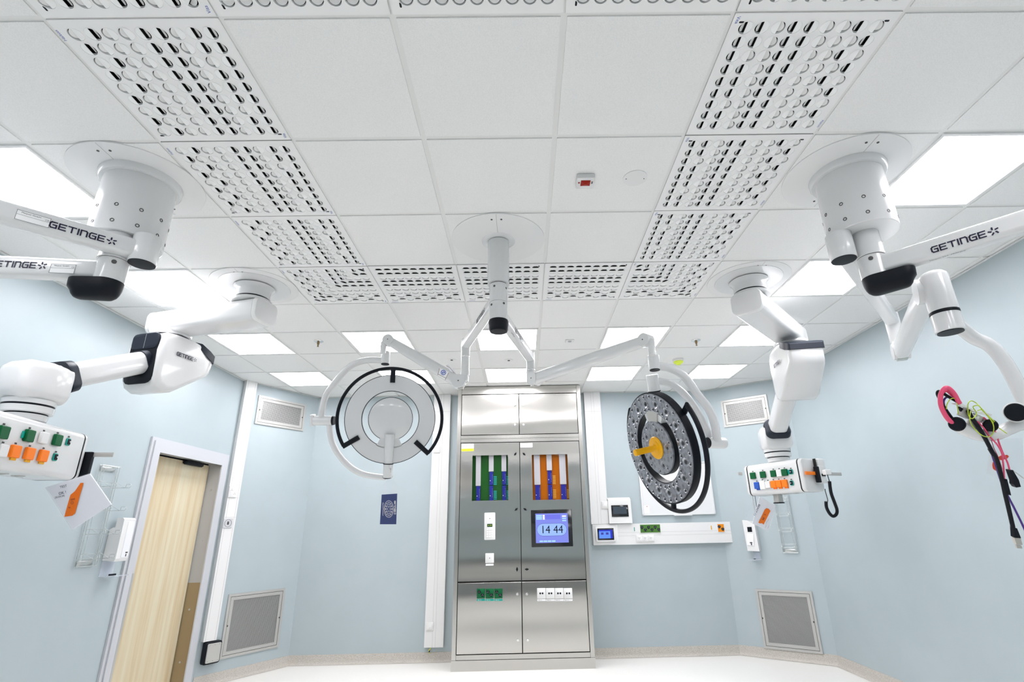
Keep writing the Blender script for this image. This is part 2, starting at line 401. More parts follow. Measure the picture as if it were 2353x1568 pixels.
def diffuser(i, j, label):
    x0, y0 = i * .6, j * .6; cx, cy = x0 + .3, y0 + .3
    t = thing('air_diffuser', label, 'air diffuser', (cx, cy, H), 'perforated air diffuser panels')
    mb = MB(); z = H - .006; n = 24; hs = PITCH / 2
    L = 9 * hs; o = .2965
    sq = []
    for k in range(n):
        a = 2 * PI * k / n; c, s_ = math.cos(a), math.sin(a); m_ = max(abs(c), abs(s_)); sq.append((c / m_ * hs, s_ / m_ * hs))
    for r in range(9):
        for c in range(9):
            ox, oy = cx + (c - 4) * PITCH, cy + (r - 4) * PITCH
            A = [mb.bm.verts.new((ox + a, oy + b, z)) for a, b in sq]
            B = [mb.bm.verts.new((ox + NR * math.cos(2*PI*k/n), oy + NR * math.sin(2*PI*k/n), z)) for k in range(n)]
            for k in range(n): mb.bm.faces.new((A[k], A[(k+1) % n], B[(k+1) % n], B[k]))
    bmesh.ops.remove_doubles(mb.bm, verts=mb.bm.verts, dist=1e-5)
    for (a, b, c, d) in ((-o, o, -o, -L), (-o, o, L, o), (-o, -L, -L, L), (L, o, -L, L)):
        mb.bx(cx + a, cx + b, cy + c, cy + d, z, z + .002)
    for (a, b, c, d) in ((-o, o, -o, -o + .002), (-o, o, o - .002, o), (-o, -o + .002, -o, o), (o - .002, o, -o, o)):
        mb.bx(cx + a, cx + b, cy + c, cy + d, z, z + .03)
    mb.build('perforated_plate', M['diff'], t, 0)
    MB().bx(cx - .285, cx + .285, cy - .285, cy + .285, H + .03, H + .12).build('plenum', M['dark'], t, 0)
    left, right, far, near = i == -1, i == 3, j == 3, j == -1
    for r in range(9):
        for c in range(9):
            kc = c + 1 if left else (9 - c if right else 99)        # layer across
            kr = (9 - r) if far else (r + 1 if near else 99)        # layer along depth
            sgn_x = 1 if left else -1                              # opening turned to the centre line
            sgn_y = -1 if far else 1
            ax = 0 if sgn_x > 0 else PI
            ay = -PI / 2 if sgn_y < 0 else PI / 2
            if kc < kr: k, q, a, sg = kc, (9 - r), ax, 1
            elif kr < kc: k, q, a, sg = kr, c + 1, ay, 1
            else:
                k, q = kc, kc + 1
                a = math.atan2(sgn_y, sgn_x)
            if not vane_pattern(k, q, kr < kc): a += PI
            nb = bpy.data.objects.new('nozzle', NZMESH); COL.objects.link(nb); nb.parent = t
            nb.location = ((c - 4) * PITCH, (r - 4) * PITCH, -.006); nb.rotation_euler = (0, 0, a)
    # black bayonet slots and pen marks near the corners
    e = .262
    pts = ((-e, e), (e, e)) if (i in (-1, 3) and j in (0, 1, 2)) else ((-e, -e), (-e, e)) if j == -1 else ((e, e), (e, -e))
    if i in (-1, 3) and 0 <= j <= 2: pts = ((-e, e), (e, e)) if i == -1 else ((-e, -e), (e, -e))
    for a, b in pts:
        hx, hy = (.009, .0035) if i in (-1, 3) and 0 <= j <= 2 else (.0035, .009)
        MB().box((cx + a, cy + b, z - .0004), (hx * 2, hy * 2, .001), bev=.003).build('latch_slot', M['black'], t, 0)
    if i in (-1, 3):
        s_ = 1 if i == -1 else -1
        # lettering is read from below, so x is mirrored against the ceiling plane
        text('pen_lettering', 'Vita', (cx + s_ * .285, cy + s_ * .285, z), (0, -s_, 0), (-s_, 0, 0), .018, M['blueink'], t)
        text('pen_lettering', 'Halton', (cx - s_ * .289, cy - s_ * .215, z), (0, -s_, 0), (-s_, 0, 0), .016, M['blueink'], t)
    else:
        text('pen_lettering', 'Vita' if j == -1 else 'Halton', (cx - .27, cy + (-.288 if j == -1 else .289), z), (1, 0, 0), (0, -1, 0), .018, M['blueink'], t)
row = {-1: 'cut by the top edge of the photo', 0: 'second from the camera end', 1: 'third from the camera end', 2: 'fourth from the camera end', 3: 'at the far corner'}
for i in (-1, 3):
    for j in range(-1, 4):
        diffuser(i, j, 'white nozzle diffuser panel of the %s strip, %s' % ('left' if i == -1 else 'right', row[j]))
for i in range(3):
    wh = ('left', 'middle', 'right')[i]
    diffuser(i, 3, 'white nozzle diffuser panel in the far cross strip, %s of the three between the corners' % wh)
    diffuser(i, -1, 'white nozzle diffuser panel in the near cross strip, %s of three' % wh)

struct(MB().bx(XL + .3, XR - .3, YR + .001, YR + .02, .02, .66).build('trim_reflection_band', mat('reflection_dark', (.03, .032, .03), .5), None, 0))  # unseen dark band, added so the steel cabinet mirrors a darker rear wall
# ================================================================ things on the walls
YF = 4.95                                        # front plane of the steel cabinet
def CW(a, b, y=YF):
    p = PY(a, b, y); return p.x + (p.z - 1.5) * .021, p.z
def c1(x, y): return CW(1020 + x / 3.921, 870 + y / 3.92)
def c2(x, y): return CW(1020 + x / 4.931, 1250 + y / 4.931)
def socket_holes(mb, cx, cz, y, r, s=.5):
    pass
# ---------------------------------------------------------------- steel cabinet
cab = thing('steel_cabinet', 'tall stainless steel electrical cabinet in the middle of the back wall', 'cabinet', (.996, YF, 0))
CX0, CX1, CM = .238, 1.757, .992
mb = MB()
mb.bx(CX0, CX1, YF + .085, YB - .001, 0, H - .015)
for x0, x1, z0, z1 in ((CX0, CX0 + .03, 0, H - .015), (CX1 - .03, CX1, 0, H - .015), (CX0 + .03, CX1 - .03, H - .03, H - .015), (CX0 + .03, CX1 - .03, 0, .03)): mb.bx(x0, x1, YF + .03, YF + .085, z0, z1)
mb.build('body', M['steelf'], cab, 0)
for x0, x1 in ((CX0, CX0 + .044), (CX1 - .044, CX1)):
    MB().bx(x0, x1, YF - .004, YF + .03, .10, H - .015).build('frame_post', M['steelf'], cab, 0)
MB().bx(CX0 + .046, CX1 - .046, YF, YF + .03, 2.99, H - .015).build('top_panel', M['steel'], cab, 0)
for z0, z1 in ((2.435, 2.475), (2.392, 2.432)):
    MB().bx(CX0 + .046, CX1 - .046, YF - .003, YF + .03, z0, z1).build('cross_rail', M['steelf'], cab, 0)
MB().bx(CX0 + .046, CX1 - .046, YF, YF + .03, .103, .148).build('bottom_rail', M['steelf'], cab, 0)
MB().bx(CX0 - .003, CX1 + .003, YF - .012, YF + .03, 0, .10).build('plinth', M['steelf'], cab, 0)
mb = MB(); W1 = (.428, .852, 1.717, 2.236); W2 = (1.137, 1.562, 1.712, 2.232); y0, y1 = YF + .014, YF + .03
for x0, x1, z0, z1 in ((CX0 + .044, CX1 - .044, .10, 1.70), (CX0 + .044, CX1 - .044, 2.25, 3.0), (CX0 + .044, .42, 1.70, 2.25), (.86, 1.13, 1.70, 2.25), (1.57, CX1 - .044, 1.70, 2.25)): mb.bx(x0, x1, y0, y1, z0, z1)
mb.build('door_recess', M['dark'], cab, 0)
def door(x0, x1, z0, z1, win=None):
    g = .004; mb = MB(); x0 += g; x1 -= g; z0 += g; z1 -= g
    y0, y1 = YF - .002, YF + .012
    if not win: mb.box(((x0+x1)/2, (y0+y1)/2, (z0+z1)/2), (x1-x0, z1-z0, y1-y0), (1, 0, 0), (0, 0, 1), (0, -1, 0), bev=.004)
    else:
        a, b, c, d = win
        mb.bx(x0, a, y0, y1, z0, z1); mb.bx(b, x1, y0, y1, z0, z1); mb.bx(a, b, y0, y1, z0, c); mb.bx(a, b, y0, y1, d, z1)
    return mb.build('door', M['steel'], cab, 0)
XA, XB = CX0 + .046, CX1 - .046
W1 = (.428, .852, 1.717, 2.236); W2 = (1.137, 1.562, 1.712, 2.232)
d_ul = door(XA, CM, 2.48, 2.985); d_ur = door(CM, XB, 2.48, 2.985)
d_ml = door(XA, CM, .858, 2.388, W1); d_mr = door(CM, XB, .858, 2.388, W2)
d_ll = door(XA, CM, .152, .850); d_lr = door(CM, XB, .152, .850)
def chrome_lock(p, d):
    x, z = p
    o = MB().lathe([(.0135, 0), (.0135, .004), (.009, .006), (.009, .004), (.004, .004)], (x, YF - .002, z), (0, -1, 0), 20).build('lock', M['chrome'], d)
def black_lock(p, d, ang):
    x, z = p; mb = MB()
    mb.lathe([(.012, 0), (.012, .006), (.009, .009)], (x, YF - .002, z), (0, -1, 0), 16)
    c, s_ = math.cos(ang), math.sin(ang)
    mb.box((x, YF - .010, z), (.04, .011, .01), (c, 0, s_), (-s_, 0, c), (0, -1, 0), bev=.003)
    mb.build('turn_lock', M['black'], d)
for p, d in (((618, 243), d_ul), ((624, 422), d_ul), ((694, 243), d_ur), ((702, 422), d_ur)): chrome_lock(c1(*p), d)
for p, d in (((848, 570), d_ll), ((866, 1092), d_ll), ((957, 570), d_lr), ((978, 1090), d_lr)): chrome_lock(c2(*p), d)
for p, d, a in (((632, 682), d_ml, .9), ((650, 1180), d_ml, .7), ((710, 682), d_mr, -.8), ((730, 1180), d_mr, -.6)): black_lock(c1(*p), d, a)
black_lock(c2(840, 290), d_ml, PI / 2); black_lock(c2(950, 290), d_mr, 0)
# windows of the middle doors
M['pcb_g'] = mat('green_board', (.02, .115, .022), .4, spec=.2); M['pcb_o'] = mat('orange_board', (.52, .135, .002), .4, spec=.2)
M['module'] = mat('blue_module', (.02, .025, .33), .35); M['duct'] = mat('cable_duct', (.62, .62, .66), .5)
M['tealm'] = mat('teal_marker', (.03, .5, .42), .5); M['yelm'] = mat('amber_marker', (.85, .45, .05), .5)
def window(W, door_, back, rows, marks, mk):
    a, b, c, d = W
    k = (b - a) / 322
    def X(px): return a + px * k
    def Z(py): return d - (py) * (d - c) / 410
    MB().bx(a - .05, b + .05, YF + .05, YF + .06, c - .04, d + .04).build('mounting_board', back, door_, 0)
    mb = MB()
    for x0, x1, z0, z1 in ((a - .004, a, c, d), (b, b + .004, c, d), (a, b, c - .004, c), (a, b, d, d + .004)): mb.bx(x0, x1, YF - .0035, YF + .03, z0, z1)
    mb.build('window_surround', M['steelf'], door_, 0)
    for (x0, x1, y1, mods) in rows:
        MB().bx(X(x0), X(x1), YF + .028, YF + .05, Z(y1), d + .02).build('cable_duct', M['duct'], door_, 0)
        for (m0, m1) in mods:
            mo = MB().bx(X(x0 + 6), X(x1 - 4), YF + .03, YF + .05, Z(m1), Z(m0 + 3)).build('module', M['module'], door_, 0)
            mb = MB(); xm = X(x0 + 14); zm = Z(m0 + (m1 - m0) * .68)
            mb.cyl((xm, YF + .03, zm), (xm, YF + .025, zm), .005, n=10)
            for q in range(6): mb.bx(X(x1 - 12), X(x1 - 9), YF + .0285, YF + .03, Z(m0 + 30 + q * 14 + 3), Z(m0 + 30 + q * 14))
            mb.build('module_button', M['label'], mo, 0)
    for (x0, y0) in marks:
        for q in range(6):
            MB().bx(X(x0), min(X(x0 + 28), b + .04), YF + .046, YF + .05, Z(y0 + q * 14 + 8), Z(y0 + q * 14)).build('marker_tab', mk, door_, 0)
    MB().bx(a, b, YF + .010, YF + .012, c, d).build('window_pane', M['glass'], door_, 0)
window(W1, d_ml, M['pcb_g'], [(30, 74, 275, [(276, 410)]), (147, 190, 147, [(148, 270), (274, 410)]), (262, 305, 147, [(148, 270), (274, 410)])], [(190, 190), (190, 322), (305, 192), (305, 322)], M['tealm'])
window(W2, d_mr, M['pcb_o'], [(18, 72, 272, [(273, 408)]), (133, 180, 143, [(144, 268), (272, 408)]), (248, 305, 272, [(273, 408)])], [(182, 190), (182, 318), (306, 318)], M['yelm'])
# labels on the doors
def sticker(name, a, b, c, d, m, par, y=YF - .0028, t=.0008):
    return MB().bx(a, b, y, y + t, c, d).build(name, m, par, 0)
s_ = sticker('name_plate', .295, .441, 2.322, 2.377, M['label'], d_ml); text('plate_lettering', 'A W28 VV-T 205', (.303, YF - .003, 2.340), (1, 0, 0), (0, 0, 1), .026, M['ink'], s_, squash=.72)
s_ = sticker('warning_strip', .295, .441, 2.290, 2.320, M['yellow'], d_ml); text('strip_lettering', '------ VV ------', (.305, YF - .003, 2.300), (1, 0, 0), (0, 0, 1), .016, M['print'], s_, squash=.9)
s_ = sticker('name_plate', 1.001, 1.148, 2.322, 2.372, M['label'], d_mr); text('plate_lettering', 'A W28 UPS-T 205', (1.008, YF - .003, 2.338), (1, 0, 0), (0, 0, 1), .026, M['ink'], s_, squash=.66)
# intercom
a_, z1 = CW(1113, 1179); b_, z0 = CW(1139, 1241)
ic = tag(MB().box(((a_+b_)/2, YF - .008, (z0+z1)/2), (b_-a_, z1-z0, .014), (1, 0, 0), (0, 0, 1), (0, -1, 0), bev=.008).build('intercom', M['plastic'], None), 'white wall intercom with round speaker, small screen and keypad on the steel cabinet door', 'intercom')
xm = (a_ + b_) / 2; hz = z1 - z0
MB().box((xm, YF - .0158, z1 - hz * .47), (.06, .034, .002), (1, 0, 0), (0, 0, 1), (0, -1, 0)).build('screen', mat('lcd_green', (.02, .06, .02), .2), ic, 0)
text('screen_lettering', 'Nr: 205', (xm - .02, YF - .017, z1 - hz * .47 - .004), (1, 0, 0), (0, 0, 1), .013, M['lime'], ic)
MB().lathe([(.034, 0), (.034, .0015), (.031, .0015), (.031, 0)], (xm, YF - .0152, z1 - hz * .22), (0, -1, 0), 28, False).build('speaker_ring', M['whitem'], ic)
MB().cyl((xm, YF - .015, z1 - hz * .22), (xm, YF - .017, z1 - hz * .22), .005, n=12).build('speaker_hole', M['print'], ic)
for r in range(4):
    for c in range(3):
        MB().box((xm + (c - 1) * .026, YF - .0165, z1 - hz * (.62 + .085 * r)), (.018, .014, .003), (1, 0, 0), (0, 0, 1), (0, -1, 0), bev=.003).build('key', M['label'], ic)
# round loudspeaker plate below
a_, z1 = CW(1117, 1272); b_, z0 = CW(1137, 1294)
sp = tag(MB().box(((a_+b_)/2, YF - .008, (z0+z1)/2), (b_-a_, z1-z0, .014), (1, 0, 0), (0, 0, 1), (0, -1, 0), bev=.005).build('speaker_plate', M['plastic'], None), 'small square white speaker plate below the intercom on the steel door', 'speaker')
MB().lathe([(.033, 0), (.033, .0012), (.030, .0012), (.030, 0)], ((a_+b_)/2, YF - .0152, (z0+z1)/2), (0, -1, 0), 28, False).build('speaker_ring', M['whitem'], sp)
MB().cyl(((a_+b_)/2, YF - .015, (z0+z1)/2), ((a_+b_)/2, YF - .017, (z0+z1)/2), .005, n=12).build('speaker_hole', M['print'], sp)
sticker('sticker', a_ + .004, b_ - .004, z0 - .028, z0 - .008, M['label'], sp)
# monitor with the clock
a_, z1 = CW(1219.5, 1172.5); b_, z0 = CW(1318, 1256)
mo = thing('clock_screen', 'black framed monitor showing 14 44 on blue in the right cabinet door', 'monitor', (a_, YF, z0))
MB().box(((a_+b_)/2, YF - .008, (z0+z1)/2), (b_-a_, z1-z0, .014), (1, 0, 0), (0, 0, 1), (0, -1, 0), bev=.004).build('bezel', M['blackg'], mo)
def glow(name, col, st): return mat(name, tuple(c * .2 for c in col), .3, emit=col, estr=st)
M['scr'] = glow('screen_blue', (.17, .20, .62), 1.15); M['scr2'] = glow('screen_light', (.26, .40, .85), 1.1); M['scr3'] = glow('screen_cyan', (.35, .62, .80), 1.0)
M['scrd'] = glow('screen_dark', (.05, .05, .30), 1.0); M['scrb'] = glow('screen_mid', (.13, .14, .62), 1.1)
W_, Hh = b_ - a_, z1 - z0
def S(u, v): return a_ + W_ * u, z1 - Hh * v
def srect(name, u0, u1, v0, v1, m, lift, r=0):
    (x0, za), (x1, zb) = S(u0, v0), S(u1, v1)
    return MB().box(((x0+x1)/2, YF - .0155 - lift, (za+zb)/2), (x1-x0, za-zb, .0006), (1, 0, 0), (0, 0, 1), (0, -1, 0), bev=r).build(name, m, mo, 0)
srect('display', .105, .90, .105, .895, M['scr'], 0)
srect('display_field', .34, .72, .14, .265, M['scrb'], .0006)
srect('clock_outline', .135, .865, .375, .715, M['scrd'], .0008, .075)
srect('clock_field', .14, .86, .383, .707, M['scr2'], .0012, .072)
for k in range(3): srect('button', .125, .27, .145 + .045 * k, .18 + .045 * k, M['scr3'], .0008, .003)
for k in range(3): srect('button', .285, .335, .145 + .045 * k, .18 + .045 * k, M['label'], .0008, .006)
for k in range(3): srect('button', .76, .86, .17 + .06 * k, .205 + .06 * k, (M['label'], M['scr3'], M['scr3'])[k], .0008, .005)
for k in range(4): srect('button', .19 + k * .1, .28 + k * .1, .83, .872, M['scr3'], .0008, .006)
x, z = S(.5, .64); text('clock_lettering', '14 44', (x, YF - .0172, z), (1, 0, 0), (0, 0, 1), Hh * .30, M['black'], mo, 'CENTER', .95)
# ---------------------------------------------------------------- power outlets
def outlet(kind, x, z, w_, h_, y, label, group, tagm=None, n=(0, -1, 0), xd=(1, 0, 0)):
    o = Vector((x, y, z)); n = Vector(n); xd = Vector(xd); zz = Vector((0, 0, 1))
    t = thing('power_outlet', label, 'power outlet', o, group)
    pm = {'green': M['green'], 'orange': M['orange']}.get(kind, M['plastic'])
    MB().box(o + n * .005, (w_, h_, .010), xd, zz, n, bev=.004).build('cover_plate', pm, t)
    hole = M['black']
    if kind == 'schuko':
        MB().box(o + n * .0105, (w_ * .62, h_ * .62, .003), xd, zz, n, bev=.003).build('insert', M['plastic'], t)
        for s_ in (-1, 1):
            c = o + xd * (s_ * w_ * .14) + n * .0115
            MB().lathe([(w_ * .105, 0), (w_ * .105, .0015), (w_ * .05, .0015)], c, n, 16).build('pin_hole', hole, t)
    else:
        for s_ in (-1, 1):
            c = o + xd * (s_ * w_ * .2) - zz * (s_ * h_ * .16) + n * .0102
            f = MB().lathe([(w_ * .2, 0), (w_ * .2, .0015), (w_ * .17, .0015), (w_ * .16, -.004)], c, n, 20).build('socket_face', hole if kind != 'danish' else M['whitem'], t)
            mb = MB()
            for k in range(3):
                a = PI / 2 + k * 2 * PI / 3; mb.cyl(c + xd * math.cos(a) * w_ * .09 + zz * math.sin(a) * w_ * .09 + n * .001, c + xd * math.cos(a) * w_ * .09 + zz * math.sin(a) * w_ * .09 + n * .0022, w_ * .03, n=8)
            mb.build('contact', M['chrome'] if kind != 'danish' else M['black'], f)
    if tagm:
        tm = MB().box(o - zz * (h_ * .5 + .016) + n * .001, (w_, .02, .0015), xd, zz, n).build('label_strip', tagm, t, 0)
        text('strip_lettering', '-205.12.1-', o - zz * (h_ * .5 + .021) - xd * w_ * .42 + n * .002, xd, zz, .012, M['print'] if tagm == M['label'] else M['label'], tm, squash=1)
    return t
order = ('left', 'middle', 'right')
for k in range(3):
    x, z = c2(436 + 99.5 * k, 563); outlet('green', x, z, .088, .098, YF - .002, 'green double outlet in the lower left cabinet door, %s of the three' % order[k], 'green outlets in the cabinet door', M['teal'])
o4 = ('leftmost', 'second from left', 'third from left', 'rightmost')
for k in range(4):
    x, z = c2(1121 + 100.5 * k, 561); outlet('schuko', x, z, .094, .104, YF - .002, 'white outlet in the lower right cabinet door, %s of the four' % o4[k], 'white outlets in the cabinet door', M['label'])
# ---------------------------------------------------------------- white cable trunking
def trunk(name, label, x0, x1, z0, z1, seams=(), dep=.055):
    t = thing(name, label, 'cable trunking', ((x0+x1)/2, YB, z0))
    MB().bx(x0, x1, YB - dep, YB - .002, z0, z1).build('channel', M['plastic'], t, 0)
    vert = z1 - z0 > x1 - x0; mb = MB()
    if vert:
        for f in (.42, .58): mb.bx(x0 + (x1-x0)*f - .0008, x0 + (x1-x0)*f + .0008, YB - dep - .0006, YB - dep + .001, z0, z1)
        for z in seams: mb.bx(x0, x1, YB - dep - .0006, YB - dep + .001, z, z + .0015)
    else:
        for f in (.42, .58): mb.bx(x0, x1, YB - dep - .0006, YB - dep + .001, z0 + (z1-z0)*f - .0008, z0 + (z1-z0)*f + .0008)
    mb.build('lid_seam', mat('seam_gap_trunk', (.35, .35, .34), .6), t, 0)  # grey lines along the joints of the lid
    return t
trunk('cable_trunking', 'white cable trunking standing against the back wall left of the steel cabinet', -.125, .092, .155, H - .006, (2.86,))
trunk('cable_trunking', 'white cable trunking coming down the back wall right of the steel cabinet', 1.85, 2.062, 1.435, H - .006, (2.83,))
trunk('wall_trunking', 'long white horizontal trunking on the back wall below the whiteboard', 1.86, 3.54, 1.195, 1.432, (), .06)
# corner trunking on the left chamfer
t = thing('cable_trunking', 'narrow white cable trunking in the left corner beside the door', 'cable trunking', LA)
c = LA + LD * .07 + LN * .0275
MB().box(c + Vector((0, 0, (H + .40) / 2)), (.128, .055, H - .41), LD, LN).build('channel', M['plastic'], t, 0)
mb = MB()
for q in (-.045, .045): mb.box(c + LD * q + LN * .0278 + Vector((0, 0, (H + .40) / 2)), (.0015, .001, H - .42), LD, LN)
for z in (2.84, 1.58, 1.78): mb.box(c + LN * .0278 + Vector((0, 0, z)), (.126, .001, .0015), LD, LN)
mb.build('lid_seam', mat('seam_gap_corner', (.4, .4, .39), .6), t, 0)
def on_lc(a, b, off=.0565):
    return PN(a, b, LA + LN * off, LN)
p = on_lc(534.5, 1131); outlet('danish', p.x, p.z, .09, .12, p.y, 'white double outlet in the corner trunking beside the door', None, None, LN, LD)
p = on_lc(523, 1203)
t = tag(MB().box(p + LN * .004, (.1, .098, .008), LD, (0, 0, 1), LN, bev=.008).build('touchless_switch', mat('switch_grey', (.55, .56, .58), .4), None), 'grey touchless door switch with a hand symbol on the corner trunking', 'switch')
mb = MB(); mb.lathe([(.038, 0), (.038, .001), (.035, .001), (.035, 0)], p + LN * .008, LN, 24, False); mb.build('switch_ring', M['print'], t, 0)
mb = MB(); mb.box(p + LN * .009 - Vector((0, 0, .006)), (.02, .018, .001), LD, (0, 0, 1), LN, bev=.004)
for k in range(4): mb.box(p + LN * .009 + LD * (-.0075 + .005 * k) + Vector((0, 0, .010)), (.0035, .016, .001), LD, (0, 0, 1), LN)
mb.build('hand_symbol', M['print'], t, 0)
# push plate for the door
p = on_left_corner(481, 1499)
t = thing('door_push_box', 'black edged steel elbow switch low in the left corner below the trunking', 'door switch', p)
MB().box(p + LN * .035, (.165, .20, .07), LD, (0, 0, 1), LN, bev=.02).build('housing', M['black'], t)
MB().box(p + LN * .074, (.135, .17, .012), LD, (0, 0, 1), LN, bev=.012).build('push_plate', M['alu'], t)
for a in (-.05, 0, .05):
    for b in (-.07, .07): MB().cyl(p + LN * .0795 + LD * a + Vector((0, 0, b)), p + LN * .0815 + LD * a + Vector((0, 0, b)), .0025, n=8).build('screw', M['screw'], t)
# ---------------------------------------------------------------- vent grilles
def vent(o, xd, n, w_, h_, label):
    o, xd, n = Vector(o), Vector(xd), Vector(n); zz = Vector((0, 0, 1))
    t = thing('vent_grille', label, 'vent grille', o, 'framed mesh vent grilles')
    def ringf(w1, h1, w2, h2, d0, d1, name, m):
        mb = MB()
        for s_ in (-1, 1):
            mb.box(o + xd * s_ * (w1 + w2) / 4 + n * (d0 + d1) / 2, ((w1 - w2) / 2, h1, d1 - d0), xd, zz, n)
            mb.box(o + zz * s_ * (h1 + h2) / 4 + n * (d0 + d1) / 2, (w2, (h1 - h2) / 2, d1 - d0), xd, zz, n)
        return mb.build(name, m, t, 0)
    ringf(w_, h_, w_ - .05, h_ - .05, 0, .014, 'outer_frame', M['alu'])
    ringf(w_ - .05, h_ - .05, w_ - .058, h_ - .058, 0, .004, 'frame_gap', M['black'])
    ringf(w_ - .058, h_ - .058, w_ - .12, h_ - .12, 0, .012, 'inner_frame', M['alu'])
    MB().box(o + n * .004, (w_ - .12, h_ - .12, .003), xd, zz, n).build('mesh_panel', M['mesh'], t, 0, uvs=(xd, zz))
    for s_ in (-1, 1): MB().lathe([(.009, 0), (.009, .005), (.004, .007)], o + xd * s_ * (w_ / 2 - .032) + n * .008, n, 12).build('latch', M['screw'], t)
vent(LA + LD * .522 + Vector((0, 0, 2.79)), LD, LN, .64, .34, 'wide low mesh vent high on the left corner wall')
vent(LA + LD * .545 + Vector((0, 0, .51)), LD, LN, .655, .60, 'square mesh vent low on the left corner wall by the push box')
vent(RA + RD * .48 + Vector((0, 0, 2.745)), RD, RN, .56, .345, 'wide low mesh vent high on the right corner wall')
vent(RA + RD * .567 + Vector((0, 0, .395)), RD, RN, .585, .60, 'square mesh vent low on the right corner wall')
# ---------------------------------------------------------------- door in the left wall
dr = thing('door_1', 'pale ash hinged door in a grey steel frame in the left wall', 'door', (XL, (DY0 + DY1) / 2, 0)); dr['kind'] = 'structure'
mb = MB()
def hoop(a, b, c, d, top, inner, x0, x1):
    P = [(a, 0), (a, top), (d, top), (d, 0), (c, 0), (c, inner), (b, inner), (b, 0)]
    V = [[mb.bm.verts.new((x, y, z)) for y, z in P] for x in (x0, x1)]
    for q in V:
        mb.bm.faces.new((q[0], q[1], q[6], q[7])); mb.bm.faces.new((q[1], q[2], q[5], q[6])); mb.bm.faces.new((q[2], q[3], q[4], q[5]))
    for k in range(8): mb.bm.faces.new((V[0][k], V[0][(k+1) % 8], V[1][(k+1) % 8], V[1][k]))
hoop(3.215, DY0 + .012, DY1 - .012, 4.455, 2.225, DZ1 - .012, XL + .001, XL + .018)
hoop(3.245, DY0 + .028, DY1 - .028, 4.425, 2.195, DZ1 - .028, XL + .0185, XL + .03)
mb.build('door_frame', M['doorframe'], dr, 0)
D = .11
mb = MB(); mb.bx(XL - D - .01, XL + .018, DY1 - .014, DY1 + .02, .96, DZ1); mb.bx(XL - D - .01, XL + .018, DY0 - .02, DY0 + .012, 0, DZ1); mb.bx(XL - D - .01, XL + .018, DY0 + .012, DY1 - .014, DZ1 - .014, DZ1 + .02)
mb.build('jamb', M['reveal'], dr, 0)
MB().bx(XL - D - .01, XL + .018, DY1 - .014, DY1 + .02, 0, .96).build('kick_strip', M['kick'], dr, 0)
for z, k in ((.27, 0), (.72, 0), (1.35, 1), (1.85, 1)): MB().cyl((XL - .05, DY1 - .016, z), (XL - .05, DY1 - .020, z), .009, n=14).build('rivet', M['alu'] if not k else M['reveal'], dr)
MB().bx(XL - D - .04, XL - D, DY0 + .005, DY1 - .022, .01, DZ1 - .03).build('door_leaf', M['wood'], dr, 0)
MB().bx(XL - D - .045, XL - D - .035, DY0 - .02, DY1 + .02, 0, DZ1).build('door_gap', M['black'], dr, 0)
mb = MB(); mb.box((XL - D + .022, 4.02, 2.085), (.30, .045, .04), (0, 1, 0), (1, 0, 0), (0, 0, 1), bev=.018); mb.build('door_closer', M['black'], dr)
MB().bx(XL + .016, XL + .031, DY0 + .008, DY0 + .033, 0, 1.12).build('edge_guard', M['alu'], dr, 0)
# ---------------------------------------------------------------- back wall right: panels, outlets, whiteboard
def bw(a, b, dep=.06): p = PY(a, b, YB - dep); return p.x + (p.z - 1.5) * .018, p.z
x0, z1 = 2.062, 1.742; x1, z0 = 2.345, 1.437
t = thing('control_panel', 'white sloped wall console with a dark touch screen right of the cabinet', 'control panel', (x0, YB, z0))
MB().rings([[(x, YB, z0), (x, YB - .095, z0), (x, YB - .085, z1 - .03), (x, YB - .03, z1), (x, YB, z1)] for x in (x0 + .003, x1)]).build('housing', M['plastic'], t, 0)
MB().box(((x0+x1)/2 + .0, YB - .092, z0 + .145), (.205, .135, .012), (1, 0, 0), (0, .04, 1), (0, -1, .04), bev=.004).build('screen_bezel', M['blackg'], t)
MB().box(((x0+x1)/2 - .002, YB - .0985, z0 + .152), (.165, .085, .002), (1, 0, 0), (0, .04, 1), (0, -1, .04)).build('screen', mat('screen_off', (.05, .065, .085), .12), t, 0)
text('bezel_lettering', 'TECO', ((x0+x1)/2 - .012, YB - .0985, z0 + .088), (1, 0, 0), (0, 0, 1), .016, M['label'], t)
t = thing('touch_display', 'small lit blue touch display in a white frame on the left end of the trunking', 'touch display', (2.015, YB - .06, 1.31))
MB().box((2.012, YB - .064, 1.314), (.30, .232, .008), (1, 0, 0), (0, 0, 1), (0, -1, 0), bev=.002).build('back_plate', M['plastic'], t)
MB().box((2.012, YB - .076, 1.317), (.245, .175, .018), (1, 0, 0), (0, 0, 1), (0, -1, 0), bev=.022).build('surround', M['plastic'], t)
MB().box((2.012, YB - .086, 1.319), (.197, .133, .004), (1, 0, 0), (0, 0, 1), (0, -1, 0), bev=.003).build('bezel', M['blackg'], t)
M['tb'] = glow('display_blue', (.10, .24, .85), 1.1); M['td'] = glow('display_navy', (.02, .03, .45), 1.0)
MB().box((2.012, YB - .0885, 1.320), (.165, .098, .0012), (1, 0, 0), (0, 0, 1), (0, -1, 0)).build('display', M['td'], t, 0)
MB().box((2.000, YB - .0895, 1.312), (.135, .080, .0012), (1, 0, 0), (0, 0, 1), (0, -1, 0)).build('display_field', M['tb'], t, 0)
for s_ in (-1, 1): MB().box((2.0 + s_ * .03, YB - .0905, 1.326), (.032, .026, .001), (1, 0, 0), (0, 0, 1), (0, -1, 0)).build('display_icon', M['scrd'], t, 0)
